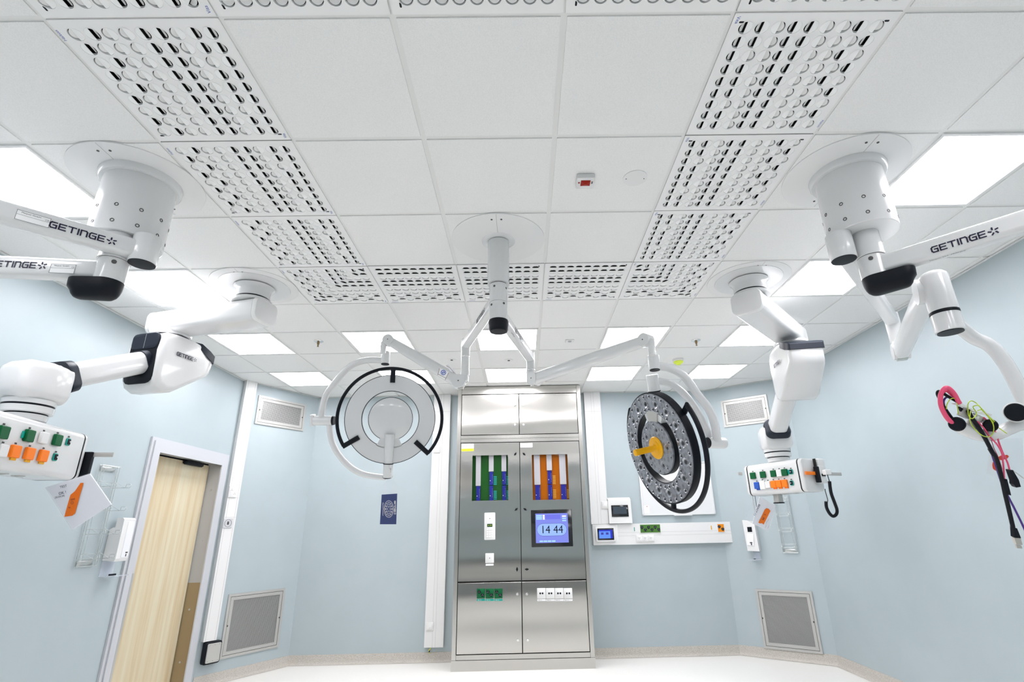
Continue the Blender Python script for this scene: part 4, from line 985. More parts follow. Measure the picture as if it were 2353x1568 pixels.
# ---------------------------------------------------------------- service pendants
def service(label, base, elbow, end, head_c, yaw, side, L=.64):
    base, elbow, end = Vector((*base, 0)), Vector((*elbow, 0)), Vector(end)
    t = thing('service_pendant', label, 'service pendant', base + ZZ * H)
    ceiling_plate(t, base.xy, .29)
    MB().lathe([(.236, H - .0105), (.235, H - .0135), (.12, H - .0145)], base, ZZ, 56).build('mount_ring', M['white'], t)
    MB().lathe([(.135, H - .022), (.122, H - .035), (.112, H - .06), (.112, 2.992), (.09, 2.992)], base, ZZ, 48).build('neck', M['white'], t)
    MB().lathe([(.106, 2.994), (.106, 2.975)], base, ZZ, 44).build('neck_gap', M['black'], t)
    MB().lathe([(.122, 2.978), (.128, 2.972), (.130, 2.955), (.09, 2.955)], base, ZZ, 48).build('arm_collar', M['white'], t)
    u = (elbow - base).normalized(); s_ = ZZ.cross(u)
    p0, p1 = base + ZZ * 2.875 - u * .105, elbow + ZZ * 2.875 + u * .10
    beam(p0, p1, .215, .165, .045, 'upper_arm', M['white'], t)
    for p, d in ((p0, -u), (p1, u)):
        MB().sweep([p, p + d * .003], rr(.212, .162, .044, 5), ZZ).build('end_gap', M['black'], t)
        MB().sweep([p + d * .003, p + d * .018, p + d * .032, p + d * .04], rr(.218, .168, .046, 5), ZZ, scales=[1, 1, .95, .8]).build('end_cap', M['whitem'], t)
    MB().lathe([(.132, 2.800), (.132, 2.782), (.124, 2.774), (.08, 2.774)], elbow, ZZ, 44).build('elbow_collar', M['white'], t)
    MB().lathe([(.115, 2.776), (.115, 2.762)], elbow, ZZ, 44).build('elbow_gap', M['black'], t)
    # spring arm hub
    a = end - elbow; a.z = 0; a.normalize(); w_ = ZZ.cross(a); zt = 2.765
    prof = [(.05, 0), (.135, -.012), (.168, -.05), (.178, -.15), (.170, -.355), (.145, -.405), (.09, -.428), (.02, -.418), (-.26, -.228), (-.285, -.195), (-.30, -.10), (-.285, -.065), (-.15, -.008), (-.08, 0)]
    def ring(hw, sc):
        cx, cz = -.03, -.18
        return [elbow + a * (cx + (x - cx) * sc) + w_ * (hw * (1 - .13 * (max(0, -x - .02) / .28) ** 2)) + ZZ * (zt + cz + (z - cz) * sc) for x, z in prof]
    def ringm(hw, sc):
        cx, cz = -.03, -.18
        return [elbow + a * (cx + (x - cx) * sc) - w_ * (hw * (1 - .13 * (max(0, -x - .02) / .28) ** 2)) + ZZ * (zt + cz + (z - cz) * sc) for x, z in prof]
    hub = MB().rings([ringm(.146, .80), ringm(.1445, .90), ringm(.137, .965), ringm(.122, 1), ring(.122, 1), ring(.137, .965), ring(.1445, .90), ring(.146, .80)]).build('arm_hub', M['white'], t, 50)
    fr = elbow + a * .1745 + ZZ * (zt - .19)
    fx = Vector((a.x, a.y, 0)); up_ = ZZ
    MB().box(fr - ZZ * .012 - a * .003, (.235, .37, .014), w_, ZZ, a, bev=.05).build('hub_front_cover', M['black'], hub)
    MB().box(fr + ZZ * .110 + a * .004, (.222, .115, .010), w_, ZZ, a, bev=.03).build('hub_top_cover', M['navy'], hub)
    MB().box(fr + ZZ * .110 + a * .0092, (.002, .105, .001), w_, ZZ, a).build('cover_seam', M['alu'], hub, 0)
    tq = [elbow + a * (-.165 - k * .135) + ZZ * (zt - .004 - k * .058) for k in (0, .5, 1)]
    MB().rings([[elbow + a * x + w_ * (sg * hw) + ZZ * z for sg, z in ((-1, z1), (1, z1), (1, z0), (-1, z0))] for x, hw, z1, z0 in ((-.08, .10, zt + .002, zt - .012), (-.15, .142, zt - .002, zt - .05), (-.24, .140, zt - .034, zt - .095), (-.295, .130, zt - .056, zt - .115), (-.307, .118, zt - .070, zt - .113))]).build('tail_cover', M['navy'], hub)
    nn = w_ if w_.dot(CAM - elbow) > 0 else -w_
    x = ZZ.cross(nn) * 1; x.normalize()
    o = elbow + nn * .1405 + ZZ * (zt - .15) - x * .10
    sl = Vector((0, 0, 1)); 
    wordmark(elbow + nn * .1475 + ZZ * (zt - .155) - a * (.02 if x.dot(a) > 0 else .0) - x * (.05), x, ZZ, .0142, M['ink'], hub, vs=1.7, sw=.4)
    # lower arm
    q0 = elbow + a * .13 + ZZ * (zt - .212); q1 = Vector(end) - a * .0
    dq = (q1 - q0).normalized()
    beam(q0, q1, .148, .150, .045, 'spring_arm', M['white'], t)
    MB().sweep([q0 + dq * .03, q0 + dq * .07], rr(.158, .160, .045, 5), ZZ).build('arm_root_cover', M['navy'], t)
    k0 = q1 - dq * .175
    MB().sweep([k0, k0 + dq * .012, k0 + dq * .06], rr(.205, .185, .05, 5), ZZ, scales=[.9, 1, 1.04]).build('arm_end_cover', M['navy'], t)
    # end housing
    mb = MB(); R_ = []
    for f, wd, zt_, zb_ in ((-.12, .215, .085, -.10), (-.11, .235, .098, -.115), (0, .25, .108, -.12), (.10, .235, .10, -.112), (.135, .19, .07, -.09), (.142, .15, .05, -.07)):
        o = Vector((end.x, end.y, end.z)) + a * f
        R_.append([o + w_ * px + ZZ * (py + (zt_ + zb_) / 2) for px, py in rr(wd, zt_ - zb_, .05, 5)])
    mb.rings(R_).build('end_housing', M['white'], t, 50)
    ex, ez = Vector((end.x, end.y, 0)), end.z
    zh = head_c[2] + .14
    MB().lathe([(.118, ez - .11), (.116, ez - .135), (.08, ez - .135)], ex, ZZ, 44).build('head_collar', M['white'], t)
    MB().lathe([(.112, ez - .134), (.112, ez - .146), (.09, ez - .146)], ex, ZZ, 44).build('collar_gap', M['black'], t)
    MB().lathe([(.116, ez - .146), (.114, ez - .178), (.105, ez - .182), (.08, ez - .182)], ex, ZZ, 44).build('head_collar', M['white'], t)
    MB().lathe([(.094, ez - .182), (.094, ez - .190)], ex, ZZ, 40).build('collar_gap', M['black'], t)
    MB().lathe([(.098, ez - .190), (.094, zh + .006), (.07, zh - .01)], ex, ZZ, 40).build('head_neck', M['white'], t)
    # service head
    hc = Vector(head_c); ha = Vector((math.cos(yaw), math.sin(yaw), 0)); hn = ha.cross(ZZ)
    W_, Hh_ = .24, .28
    sec = rr(W_, Hh_, .035, 5)
    head = MB().sweep([hc - ha * (L / 2 - .045), hc + ha * (L / 2 - .045)], sec, ZZ).build('service_head', M['white'], t)
    for sg in (-1, 1):
        e0 = hc + ha * sg * (L / 2 - .045)
        MB().sweep([e0 - ha * sg * .002, e0 + ha * sg * .010], rr(W_ + .001, Hh_ + .001, .0355, 5), ZZ).build('head_seam', M['black'], head)
        MB().sweep([e0 + ha * sg * k for k in (.010, .030, .040, .045)], sec, ZZ, scales=[1, 1, .97, .9]).build('head_end', M['white'], head)
    for k in (-.12, 0, .12):
        o = hc + ha * k - ZZ * (Hh_ / 2)
        MB().lathe([(.030, .001), (.030, -.002), (.022, -.002), (.012, -.006), (.008, -.006)], o, ZZ, 22).build('gas_port', M['alu'], head)
    return t, head, hc, ha, hn
ZH = 1.868
tB, hB, cB, aB, nB = service('white service pendant on the left, its socket head cut by the left edge', (-.89, 2.08), (-1.545, 2.255), (-1.715, 1.52, 2.235), (-1.708, 1.48, ZH), math.radians(100), 1, .86)
tE, hE, cE, aE, nE = service('white service pendant on the right with a socket head and rail clamp', (2.71, 2.10), (3.255, 2.685), (3.40, 3.54, 2.16), (3.40, 3.54, 1.79), math.radians(-66), -1)
def on_head(px, py, hc, hn): return PN(px, py, hc + hn * .1205, hn)
def cover(px, py, hc, ha, hn, head, m, w_=.062, h_=.062, tabm=None, tabp='below', name='socket_cover', icon=True):
    if hn.dot(CAM - hc) < 0: hn = -hn
    o = on_head(px, py, hc, hn); x = ZZ.cross(hn)
    c_ = MB().box(o + hn * .009, (w_, h_, .018), x, ZZ, hn, bev=.005).build(name, m, head)
    if icon: MB().box(o + hn * .001 + ZZ * (h_ / 2 + .010), (.014, .008, .001), x, ZZ, hn).build('icon', M['print'], c_, 0)
    if tabm:
        d_ = -ZZ * (h_ / 2 + .006) + x * .008 if tabp == 'below' else x * (w_ / 2 + .008) * (1 if tabp == 'right' else -1)
        MB().box(o + hn * .004 + d_, ((.036, .012, .006) if tabp == 'below' else (.012, .036, .006)), x, ZZ, hn).build('cover_tab', tabm, c_, 0)
    return c_
def inlet(px, py, hc, ha, hn, head):
    if hn.dot(CAM - hc) < 0: hn = -hn
    o = on_head(px, py, hc, hn); x = ZZ.cross(hn)
    c_ = MB().box(o + hn * .004, (.036, .042, .008), x, ZZ, hn, bev=.008).build('equipotential_socket', M['teal'], head)
    MB().box(o + hn * .0085, (.027, .032, .002), x, ZZ, hn, bev=.005).build('socket_face', M['black'], c_)
    MB().cyl(o + hn * .009, o + hn * .016, .005, n=12).build('pin', M['chrome'], c_)
    MB().box(o + hn * .001 + ZZ * .030, (.014, .008, .001), x, ZZ, hn).build('icon', M['print'], c_, 0)
B_ = (cB, aB, nB, hB)
cover(3, 994, *B_, M['green'], tabm=M['teal'], tabp='left'); cover(63, 1002, *B_, M['green'], tabm=M['teal'], tabp='left')
cb = cover(96, 1007, *B_, M['plastic'], .058, .060, name='blank_cover'); cover(128, 1012, *B_, M['green'], tabm=M['teal'], tabp='right')
inlet(155, 1016, *B_); inlet(125, 1051, *B_)
cover(1, 1036, *B_, M['plastic'], .058, .06, name='data_socket')
for x_ in (30, 63, 95): cover(x_, {30: 1038, 63: 1043, 95: 1048}[x_], *B_, M['orange'], tabm=M['amber'])
E_ = (cE, aE, nE, hE)
def e8(x, y): return 1700 + x / 9.05, 1040 + y / 9.05
for (x_, y_, tb) in ((285, 487, 0), (492, 465, 0), (712, 443, 0), (945, 418, 1)):
    cover(*e8(x_, y_), *E_, M['green'], .058, .058, tabm=M['teal'] if tb else None, tabp='right')
cover(*e8(835, 435), *E_, M['plastic'], .055, .06, name='blank_cover')
cover(*e8(368, 690), *E_, M['blue'], .055, .06, tabm=M['blue']); c_ = cover(*e8(488, 680), *E_, M['label'], .058, .075, name='socket_with_drawing')
cover(*e8(600, 675), *E_, M['plastic'], .055, .06, name='data_socket')
for x_, y_ in ((715, 665), (828, 655), (948, 645)): cover(*e8(x_, y_), *E_, M['orange'], .056, .062, tabm=M['orange'])
inlet(*e8(1073, 405), *E_); inlet(*e8(1085, 638), *E_)
# equipment rails and clamps on the head ends
def rail(hc, ha, hn, sg, l0, l1, z, name, t, m=None):
    e0 = hc + ha * sg * (.345 if t is tE else .455)
    return MB().sweep([e0 + hn * l0 + ZZ * z, e0 + hn * l1 + ZZ * z], rr(.010, .028, .002, 2), ZZ).build(name, m or M['alu'], t)
nBf = nB if nB.dot(CAM - cB) > 0 else -nB; nEf = nE if nE.dot(CAM - cE) > 0 else -nE
rail(cB, aB, nBf, 1, .0, .26, .02, 'equipment_rail', tB)
MB().box(cB + aB * .452 + nBf * .128 - ZZ * .05, (.05, .03, .17), nBf, aB, ZZ, bev=.004).build('rail_clamp', M['black'], tB)
MB().box(cB + aB * .445 + nBf * .02 + ZZ * .0, (.12, .03, .20), nBf, aB, ZZ, bev=.01).build('end_bracket', M['plastic'], tB)
rail(cE, aE, nEf, 1, .12, -.02, .01, 'equipment_rail', tE, M['orange']); rail(cE, aE, nEf, 1, -.02, -.33, .01, 'equipment_rail', tE)
rail(cE, aE, nEf, -1, .12, .17, .07, 'equipment_rail', tE)
MB().box(cE + aE * .352 - nEf * .015 + ZZ * .0, (.04, .03, .135), nEf, aE, ZZ, bev=.006).build('rail_clamp', M['black'], tE)
MB().box(cE + aE * .355 - nEf * .065 + ZZ * .0, (.07, .028, .145), nEf, aE, ZZ, bev=.006).build('clamp_body', M['plastic'], tE)
MB().box(cE + aE * .372 - nEf * .065 - ZZ * .005, (.045, .004, .02), nEf, aE, ZZ).build('clamp_label', M['black'], tE)
MB().box(cE + aE * .345 - nEf * .085 + ZZ * .09, (.085, .03, .09), nEf, aE, ZZ, bev=.01).build('cord_holder', M['plastic'], tE)
MB().box(cE + aE * .34 - nEf * .025 + ZZ * .05, (.012, .02, .17), nEf, aE, ZZ).build('holder_slot', M['dark'], tE)
tF = thing('small_terminal_box', 'small grey box with a black edge under the right service head', 'box', cE - ZZ * .165)
o = PD(1780, 1143, 4.75)
o = Vector((cE.x, cE.y, 0)) - aE * .08 + ZZ * (cE.z - .175)
MB().box(o, (.055, .06, .07), aE, nEf, ZZ, bev=.004).build('box_body', M['alu'], tF); MB().box(o - ZZ * .038, (.065, .07, .008), aE, nEf, ZZ).build('box_foot', M['black'], tF)
# ================================================================ ceiling fittings
def ZC(a, b): return PZ(a, b, H - .005)
for (a, b), l in (((732, 784), 'small chrome sprinkler head in the ceiling above the left lamp'), ((1599, 782), 'small chrome sprinkler head in the ceiling right of the right lamp arm')):
    p = ZC(a, b); t = thing('sprinkler', l, 'sprinkler', p, 'ceiling sprinklers')
    MB().lathe([(.044, 0), (.044, -.004), (.030, -.012), (.016, -.010)], p, ZZ, 28).build('escutcheon', M['chrome'], t)
    MB().lathe([(.012, -.008), (.012, -.03), (.008, -.035), (.006, -.05), (.010, -.056), (.004, -.058)], p, ZZ, 16).build('nozzle_body', mat('brass_dull', (.25, .18, .10), .35, metal=.8), t)
p = ZC(1558, 826); t = thing('smoke_detector', 'ceiling smoke detector under a lime yellow dust cap', 'smoke detector', p)
MB().lathe([(.058, 0), (.058, -.02), (.048, -.028)], p, ZZ, 32).build('detector_base', M['plastic'], t)
MB().lathe([(.050, -.022), (.052, -.035), (.045, -.045), (.030, -.048), (.022, -.062), (.010, -.063)], p, ZZ, 32).build('dust_cap', M['lime'], t)
p = ZC(1309, 783); t = thing('motion_sensor', 'small square white sensor flush in the ceiling behind the right arm', 'sensor', p)
MB().box(p - ZZ * .004, (.085, .075, .008), bev=.006).build('sensor_plate', M['plastic'], t); MB().lathe([(.018, -.008), (.016, -.014), (.005, -.018)], p, ZZ, 20).build('sensor_dome', mat('sensor_grey', (.4, .42, .44), .3), t)
for (a, b), l in (((1038, 827), 'tiny round flush sensor in the ceiling left of the central lamp arms'), ((1169, 828), 'tiny round flush sensor in the ceiling between the central lamp arms')):
    p = ZC(a, b); t = thing('flush_sensor', l, 'sensor', p)
    MB().lathe([(.045, 0), (.044, -.003), (.02, -.004)], p, ZZ, 28).build('sensor_rim', M['plastic'], t); MB().lathe([(.014, -.003), (.012, -.008), (.004, -.009)], p, ZZ, 16).build('sensor_eye', M['screw'], t)
p = ZC(1344, 411); t = thing('alarm_beacon', 'small white box with a red lens on a ceiling tile', 'alarm beacon', p)
MB().box(p - ZZ * .015, (.088, .088, .030), bev=.004).build('beacon_box', M['plastic'], t)
MB().rings([[p + Vector((sx * .024 * k, -.006 + sy * .020 * k, z)) for sx, sy in ((-1, -1), (1, -1), (1, 1), (-1, 1))] for k, z in ((1, -.029), (1, -.034), (.1, -.040))]).build('red_lens', M['red'], t, 0)
MB().cyl(p + Vector((-.033, -.008, -.030)), p + Vector((-.033, -.008, -.0315)), .005, n=10).build('logo_dot', M['red'], t)
MB().box(p + Vector((.034, -.008, -.0305)), (.006, .018, .001)).build('marking', M['print'], t)
p = ZC(1459, 409); t = thing('ceiling_cover', 'round white cover plate flush on the ceiling tile beside the red beacon', 'cover plate', p)
MB().lathe([(.062, 0), (.062, -.003), (.058, -.005), (.02, -.006)], p, ZZ, 40).build('cover_disc', M['plastic'], t)
for s_ in (-1, 1): MB().cyl(p + Vector((s_ * .046, 0, -.004)), p + Vector((s_ * .046, 0, -.0065)), .003, n=8).build('screw', M['screw'], t)
# ================================================================ wire racks on the side walls
M['wire'] = mat('rack_wire', (.62, .64, .63), .25, metal=.7)
def rack(name, label, o, xd, n, w_, zb, zt, levels, reach):
    o, xd, n = Vector(o), Vector(xd), Vector(n); t = thing(name, label, 'wire rack', o + ZZ * zb, 'wire glove box racks')
    def Q(a, d, z): return o + xd * a + n * d + ZZ * z
    r = .0021
    for a in (0, w_):
        for d, k in ((.012, 0), (.030, 1)):
            MB().tube([Q(a, d, zb), Q(a, d, zt)], r, 8).build('upright_wire', M['wire'], t)
    for a in (.028, w_ - .028): MB().tube([Q(a, .03, zb + .03), Q(a, .03, zt - .02)], r * .8, 8).build('upright_wire', M['wire'], t)
    for z in (zb, zt):
        MB().tube([Q(0, .012, z), Q(w_, .012, z)], r, 8).build('cross_wire', M['wire'], t); MB().tube([Q(0, .03, z), Q(w_, .03, z)], r, 8).build('cross_wire', M['wire'], t)
        MB().box(Q(w_ / 2, .006, z + (.022 if z == zb else -.022)), (w_ * .8, .035, .004), xd, ZZ, n, bev=.003).build('mounting_strip', M['wire'], t)
    for z in levels:
        MB().tube([Q(0, .03, z + .035), Q(w_, .03, z + .035)], r * .7, 8).build('cross_wire', M['wire'], t)
        MB().tube([Q(0, .03, z), Q(w_, .03, z)], r, 8).build('cross_wire', M['wire'], t)
        for a in (.02, w_ - .01):
            MB().tube([Q(a, .03, z), Q(a, reach, z), Q(a, reach + .008, z + .010), Q(a, reach + .004, z + .026), Q(a, reach - .03, z + .026), Q(a, reach - .032, z + .004)], r, 8).build('shelf_arm', M['wire'], t)
            MB().tube([Q(a, .03, z + .045), Q(a, reach * .75, z)], r * .7, 8).build('arm_brace', M['wire'], t)
    return t
rack('wire_rack', 'chrome wire glove box rack on the left wall beside the door', (XL, 2.725, 0), (0, 1, 0), (1, 0, 0), .18, 1.205, 1.925, (1.255, 1.425, 1.595, 1.765), .15)
rack('wire_rack', 'chrome wire glove box rack on the right corner wall below the service head', RA + RD * .645, RD, RN, .155, 1.085, 1.80, (1.14, 1.31, 1.48, 1.65), .13)
# ================================================================ dispensers
t = thing('soap_dispenser', 'white wall dispenser with a clear drip tray, between wire rack and door', 'dispenser', (XL, 3.09, 1.12), 'white wall dispensers')
y0, y1, z0, z1 = 2.985, 3.115, 1.225, 1.545
d1 = .10
MB().rings([[Vector((XL + x, y, z)) for y in (0,) for x, z in ()] or [Vector((XL + .002, y, z0 + .01)), Vector((XL + d1 - .01, y, z0)), Vector((XL + d1, y, z0 + .02)), Vector((XL + d1, y, z1 - .012)), Vector((XL + d1 - .012, y, z1)), Vector((XL + .045, y, z1)), Vector((XL + .042, y, z0 + .24)), Vector((XL + .03, y, z0 + .25)), Vector((XL + .002, y, z0 + .235))] for y in (y0, y1)]).build('dispenser_body', M['plastic'], t, 0)
MB().box((XL + d1 + .001, (y0 + y1) / 2 + .02, (z0 + z1) / 2), (.07, .27, .003), (0, 1, 0), ZZ, (1, 0, 0), bev=.01).build('front_window', mat('frosted_cover', (.78, .79, .82), .3), t)
b_ = MB().box((XL + d1 + .0015, y1 - .03, z0 + .05), (.026, .05, .001), (0, 1, 0), ZZ, (1, 0, 0)).build('instruction_sticker', M['label'], t, 0)
MB().box((XL + d1 + .0035, y1 - .03, z0 + .062), (.024, .010, .001), (0, 1, 0), ZZ, (1, 0, 0)).build('pictogram', M['print'], b_, 0)
MB().box((XL + d1 + .0035, y1 - .032, z0 + .042), (.010, .018, .001), (0, 1, 0), ZZ, (1, 0, 0)).build('pictogram', M['print'], b_, 0)
MB().bx(XL + .001, XL + .006, 2.985, 3.12, 1.125, 1.23).build('tray_back', M['acryl'], t, 0)
tr2 = MB().bx(XL + .006, XL + .12, 2.985, 3.14, 1.118, 1.123).build('drip_tray', M['acryl'], t, 0)
MB().bx(XL + .05, XL + .065, 3.02, 3.08, 1.124, 1.136).build('tray_residue', M['black'], tr2, 0)
t = thing('soap_dispenser', 'white wall dispenser with a loose slip of paper, on the right corner wall', 'dispenser', RA + RD * .335 + ZZ * 1.08, 'white wall dispensers')
def RC(s, d, z): return RA + RD * s + RN * d + ZZ * z
MB().rings([[RC(s, d, z) for s, z in ((.265, 1.445), (.395, 1.425), (.405, 1.10), (.275, 1.105))] for d in (.002, .085)]).build('dispenser_body', M['plastic'], t, 0)
MB().box(RC(.335, .087, 1.34), (.05, .055, .003), RD, ZZ, RN).build('dark_window', M['black'], t, 0)
p_ = MB().box(RC(.325, .092, 1.23), (.075, .13, .002), (RD - ZZ * .12), (ZZ + RD * .12), RN).build('paper_slip', M['paper'], t, 0)
MB().box(RC(.33, .0945, 1.195), (.028, .012, .001), RD, ZZ, RN).build('pictogram', M['print'], p_, 0); MB().box(RC(.332, .0945, 1.178), (.013, .018, .001), RD, ZZ, RN).build('pictogram', M['print'], p_, 0)
MB().rings([[RC(s, d, z) for s, z in ((.315, 1.10), (.385, 1.10), (.39, 1.015), (.32, 1.015))] for d in (.006, .01)]).build('tray_back', M['acryl'], t, 0)
tr2 = MB().rings([[RC(s, d, z) for s, d in ((.285, .006), (.405, .006), (.405, .11), (.285, .11))] for z in (1.008, 1.013)]).build('drip_tray', M['acryl'], t, 0)
MB().box(RC(.335, .06, 1.017), (.022, .012, .008), RD, RN, ZZ).build('tray_residue', M['black'], tr2)
# ================================================================ papers hanging from the service heads
def sheet(P, d, t, name, m, thick=.002, lift=0.0):
    if name == 'orange_label': lift = .0045
    Q = [PD(x, y, d) - FWD * lift for x, y in P]
    return MB().rings([Q, [q + FWD * thick for q in Q]]).build(name, m, t, 0)
d = 2.93
def n4(x, y): return 100 + x / 5.6, 1060 + y / 5.6
P = [n4(*q) for q in ((595, 165), (870, 560), (370, 885), (30, 340))]
t = thing('note_sheets', 'white paper in a plastic sleeve with orange label, hanging under the left service head', 'paper', PD(*P[0], d))
sheet(P, d, t, 'paper_stack', M['paper'], .006)
sheet([n4(*q) for q in ((600, 155), (878, 562), (375, 893), (22, 338))], d, t, 'sleeve', M['film'], .0005, .003)
lab = sheet([n4(*q) for q in ((485, 278), (523, 280), (468, 470), (415, 668), (380, 700), (275, 715), (318, 560), (355, 432), (412, 385))], d, t, 'orange_label', mat('label_orange', (.80, .16, .0), .5), .0006, .001)
dx = (PD(*n4(330, 0), d) - PD(*n4(200, 40), d)).normalized(); 
ux = (RIGHT * .97 + UP * .24).normalized(); uy = (UP * .97 - RIGHT * .24).normalized()
for s_, (x, y), sz in (('TEST', (222, 350), .019), ('OK !', (205, 435), .022), ('(30.03.24)', (152, 482), .0145)): text('handwriting', s_, PD(*n4(x, y), d) - FWD * .0042, ux, uy, sz, M['ink'], t, lift=.0)
text('label_handwriting', '2060', PD(*n4(362, 505), d) - FWD * .0062, ux, uy, .013, M['ink'], lab, lift=0)
o = PD(*n4(380, 532), d) - FWD * .0060; MB().lathe([(.0085, 0), (.0085, .0003), (.0075, .0003), (.0075, 0)], o, -FWD, 24, False).build('ring_mark', M['ink'], lab); text('label_handwriting', '1', PD(*n4(375, 543), d) - FWD * .0062, ux, uy, .012, M['ink'], lab, lift=0)
text('label_handwriting', 'N', PD(*n4(335, 608), d) - FWD * .0062, ux, uy, .014, M['ink'], lab, lift=0)
d = 4.72
def n9(x, y): return 1690 + x / 9.8, 1140 + y / 9.8
P = [n9(*q) for q in ((545, 20), (900, 225), (735, 800), (385, 620))]
t = thing('note_sheets', 'printed paper in a clear bag with orange label, hanging under the right service head', 'paper', PD(*P[0], d))
sheet(P, d, t, 'paper_stack', M['paper'], .004)
sheet([n9(*q) for q in ((440, -10), (560, 10), (910, 225), (740, 810), (380, 625), (240, 540), (245, 480))], d, t, 'sleeve', M['film'], .0006, .003)
lab = sheet([n9(*q) for q in ((700, 275), (745, 290), (785, 335), (630, 645), (590, 612), (545, 618), (512, 600), (610, 400), (655, 305))], d, t, 'orange_label', mat('label_orange_red', (.80, .16, .0), .5), .0006, .001)
ux = (RIGHT * -.42 - UP * .91).normalized(); uy = (RIGHT * .91 - UP * .42).normalized()
text('handwriting', 'KEACY-11', PD(*n9(520, 180), d) - FWD * .0042, ux, uy, .026, M['ink'], t, lift=0)
text('label_handwriting', 'I   M', PD(*n9(640, 400), d) - FWD * .0062, ux, uy, .03, M['ink'], lab, lift=0)
for k, (x, y) in enumerate(((700, 600), (740, 540), (680, 690), (740, 700))): MB().box(PD(*n9(x, y), d) - FWD * .001, (.028, .002, .0004), RIGHT * .35 + UP * .9, RIGHT, FWD).build('print_line', M['print'], t, 0)
t = thing('drip_rod', 'thin steel hook rod hanging from the left end of the right service head', 'rod', PD(1712, 1137, 4.85))
r0 = cE - aE * .29 - ZZ * .136 + nEf * .09
MB().tube([r0, r0 - ZZ * .06 - aE * .0, r0 - ZZ * .15], .006, 10).build('rod', M['chrome'], t); MB().tube([r0 + aE * .03, r0 + aE * .03 - ZZ * .13], .004, 8).build('rod', M['navy'], t)
# coiled lead of the hand control
t = thing('hand_control_lead', 'black coiled lead looping below the right end of the right service head', 'cable', PD(1906, 1108, 4.3))
MB().tube([cE + aE * .34 - nEf * .085 + ZZ * .05, cE + aE * .40 - nEf * .10 + ZZ * .01, PD(1900, 1088, 4.32)], .010, 10).build('plug', M['plastic'], t)
def e4(x, y): return 1680 + x / 4.357, 960 + y / 4.357
MB().tube(bez([PD(*e4(x, y), 4.32) for x, y in ((985, 640), (1000, 750), (1035, 850), (1060, 925), (1052, 970), (1020, 988), (985, 960), (955, 900), (950, 842))], 8), .013, 12).build('coiled_section', M['black'], t)
MB().tube(bez([PD(*e4(x, y), 4.32) for x, y in ((950, 845), (968, 835), (958, 790), (943, 738), (940, 715))], 6), .0035, 8).build('straight_section', M['print'], t)
MB().tube(bez([PD(*e4(x, y), 4.32) for x, y in ((960, 560), (972, 600), (985, 642))], 5), .004, 8).build('straight_section', M['print'], t)
MB().box(PD(*e4(958, 548), 4.33), (.05, .05, .04), bev=.005).build('plug', M['plastic'], t)
# ================================================================ tags on the lamps
d = 3.86
def n11(x, y): return 860 + x / 11.2, 1080 + y / 11.2
t = thing('hanging_tag', 'dark blue card in a clear pouch hanging under the left lamp', 'tag', PD(*n11(390, 230), d))
card = sheet([n11(*q) for q in ((190, 640), (590, 615), (565, 1405), (145, 1405))], d, t, 'card', mat('card_navy', (.03, .05, .16), .5), .002)
sheet([n11(*q) for q in ((330, 262), (430, 222), (605, 420), (596, 615), (185, 640), (138, 560), (140, 480))], d, t, 'pouch', M['film'], .0006)
cc = PD(*n11(375, 1010), d) - FWD * .001
def ellring(rx, ry, w_, name):
    mb = MB(); n = 40
    for k in range(n):
        a, b = 2 * PI * k / n, 2 * PI * (k + 1) / n; f = 3930 * 3.0
        def q(r1, r2, t_): return cc + RIGHT * (math.cos(t_) * r1) + UP * (math.sin(t_) * r2)
        mb.quad(q(rx, ry, a), q(rx, ry, b), q(rx - w_, ry - w_, b), q(rx - w_, ry - w_, a))
    return mb.build(name, M['label'], card, 0)
kx = 3.86 / F_PX / 11.2
ellring(125 * kx, 220 * kx, .0022, 'emblem'); ellring(100 * kx, 185 * kx, .0014, 'emblem'); ellring(62 * kx, 115 * kx, .002, 'emblem')
mb = MB()
for k in range(12):
    a = 2 * PI * k / 12; o = cc + RIGHT * math.cos(a) * 82 * kx + UP * math.sin(a) * 150 * kx; mb.box(o, (.0055, .0055, .0004), RIGHT + UP, UP - RIGHT, FWD)
for k in range(6):
    a = 2 * PI * k / 6; o = cc + RIGHT * math.cos(a) * 28 * kx + UP * math.sin(a) * 62 * kx; mb.box(o, (.005, .005, .0004), RIGHT, UP, FWD)
mb.build('emblem_dots', M['label'], card, 0)
wordmark(PD(*n11(520, 800), d) - FWD * .001, -UP, RIGHT, .0085, M['label'], card, vs=1.0, name='card_lettering')
text('card_lettering', 'Glasmed Procurator', PD(*n11(215, 840), d) - FWD * .001, -UP, RIGHT, .011, M['label'], card, lift=0, squash=1.1)
d = 3.66
def n7(x, y): return 900 + x / 7.84, 850 + y / 7.84
t = thing('gauze_tag', 'white printed sticker with a blue round mark wrapped on the left spring arm joint', 'tag', PD(*n7(930, 50), d))
P = [n7(*q) for q in ((865, -30), (1035, 40), (965, 190), (828, 105))]
g = sheet(P, d, t, 'sticker', M['label'], .001)
o = PD(*n7(932, 50), d) - FWD * .001
MB().lathe([(.0185, 0), (.0185, .0004), (.001, .0004)], o, -FWD, 28).build('round_mark', M['blue'], g)
MB().lathe([(.0135, .0004), (.0135, .0008), (.010, .0008), (.010, .0004)], o, -FWD, 24, False).build('mark_ring', M['label'], g)
MB().box(o - FWD * .0008, (.004, .018, .0003), RIGHT + UP * .4, UP - RIGHT * .4, FWD).build('mark_bar', M['label'], g, 0)
M['brown'] = mat('brown_line', (.12, .02, .01), .6)
def seg(a, b, par, m, r=.0012): return MB().tube([PD(*n7(*a), d) - FWD * .001, PD(*n7(*b), d) - FWD * .001], r, 6).build('border_line', m, par)
seg((862, -25), (830, 100), g, M['brown']); seg((840, 82), (975, 150), g, M['brown']); seg((1028, 50), (962, 188), g, M['brown'])
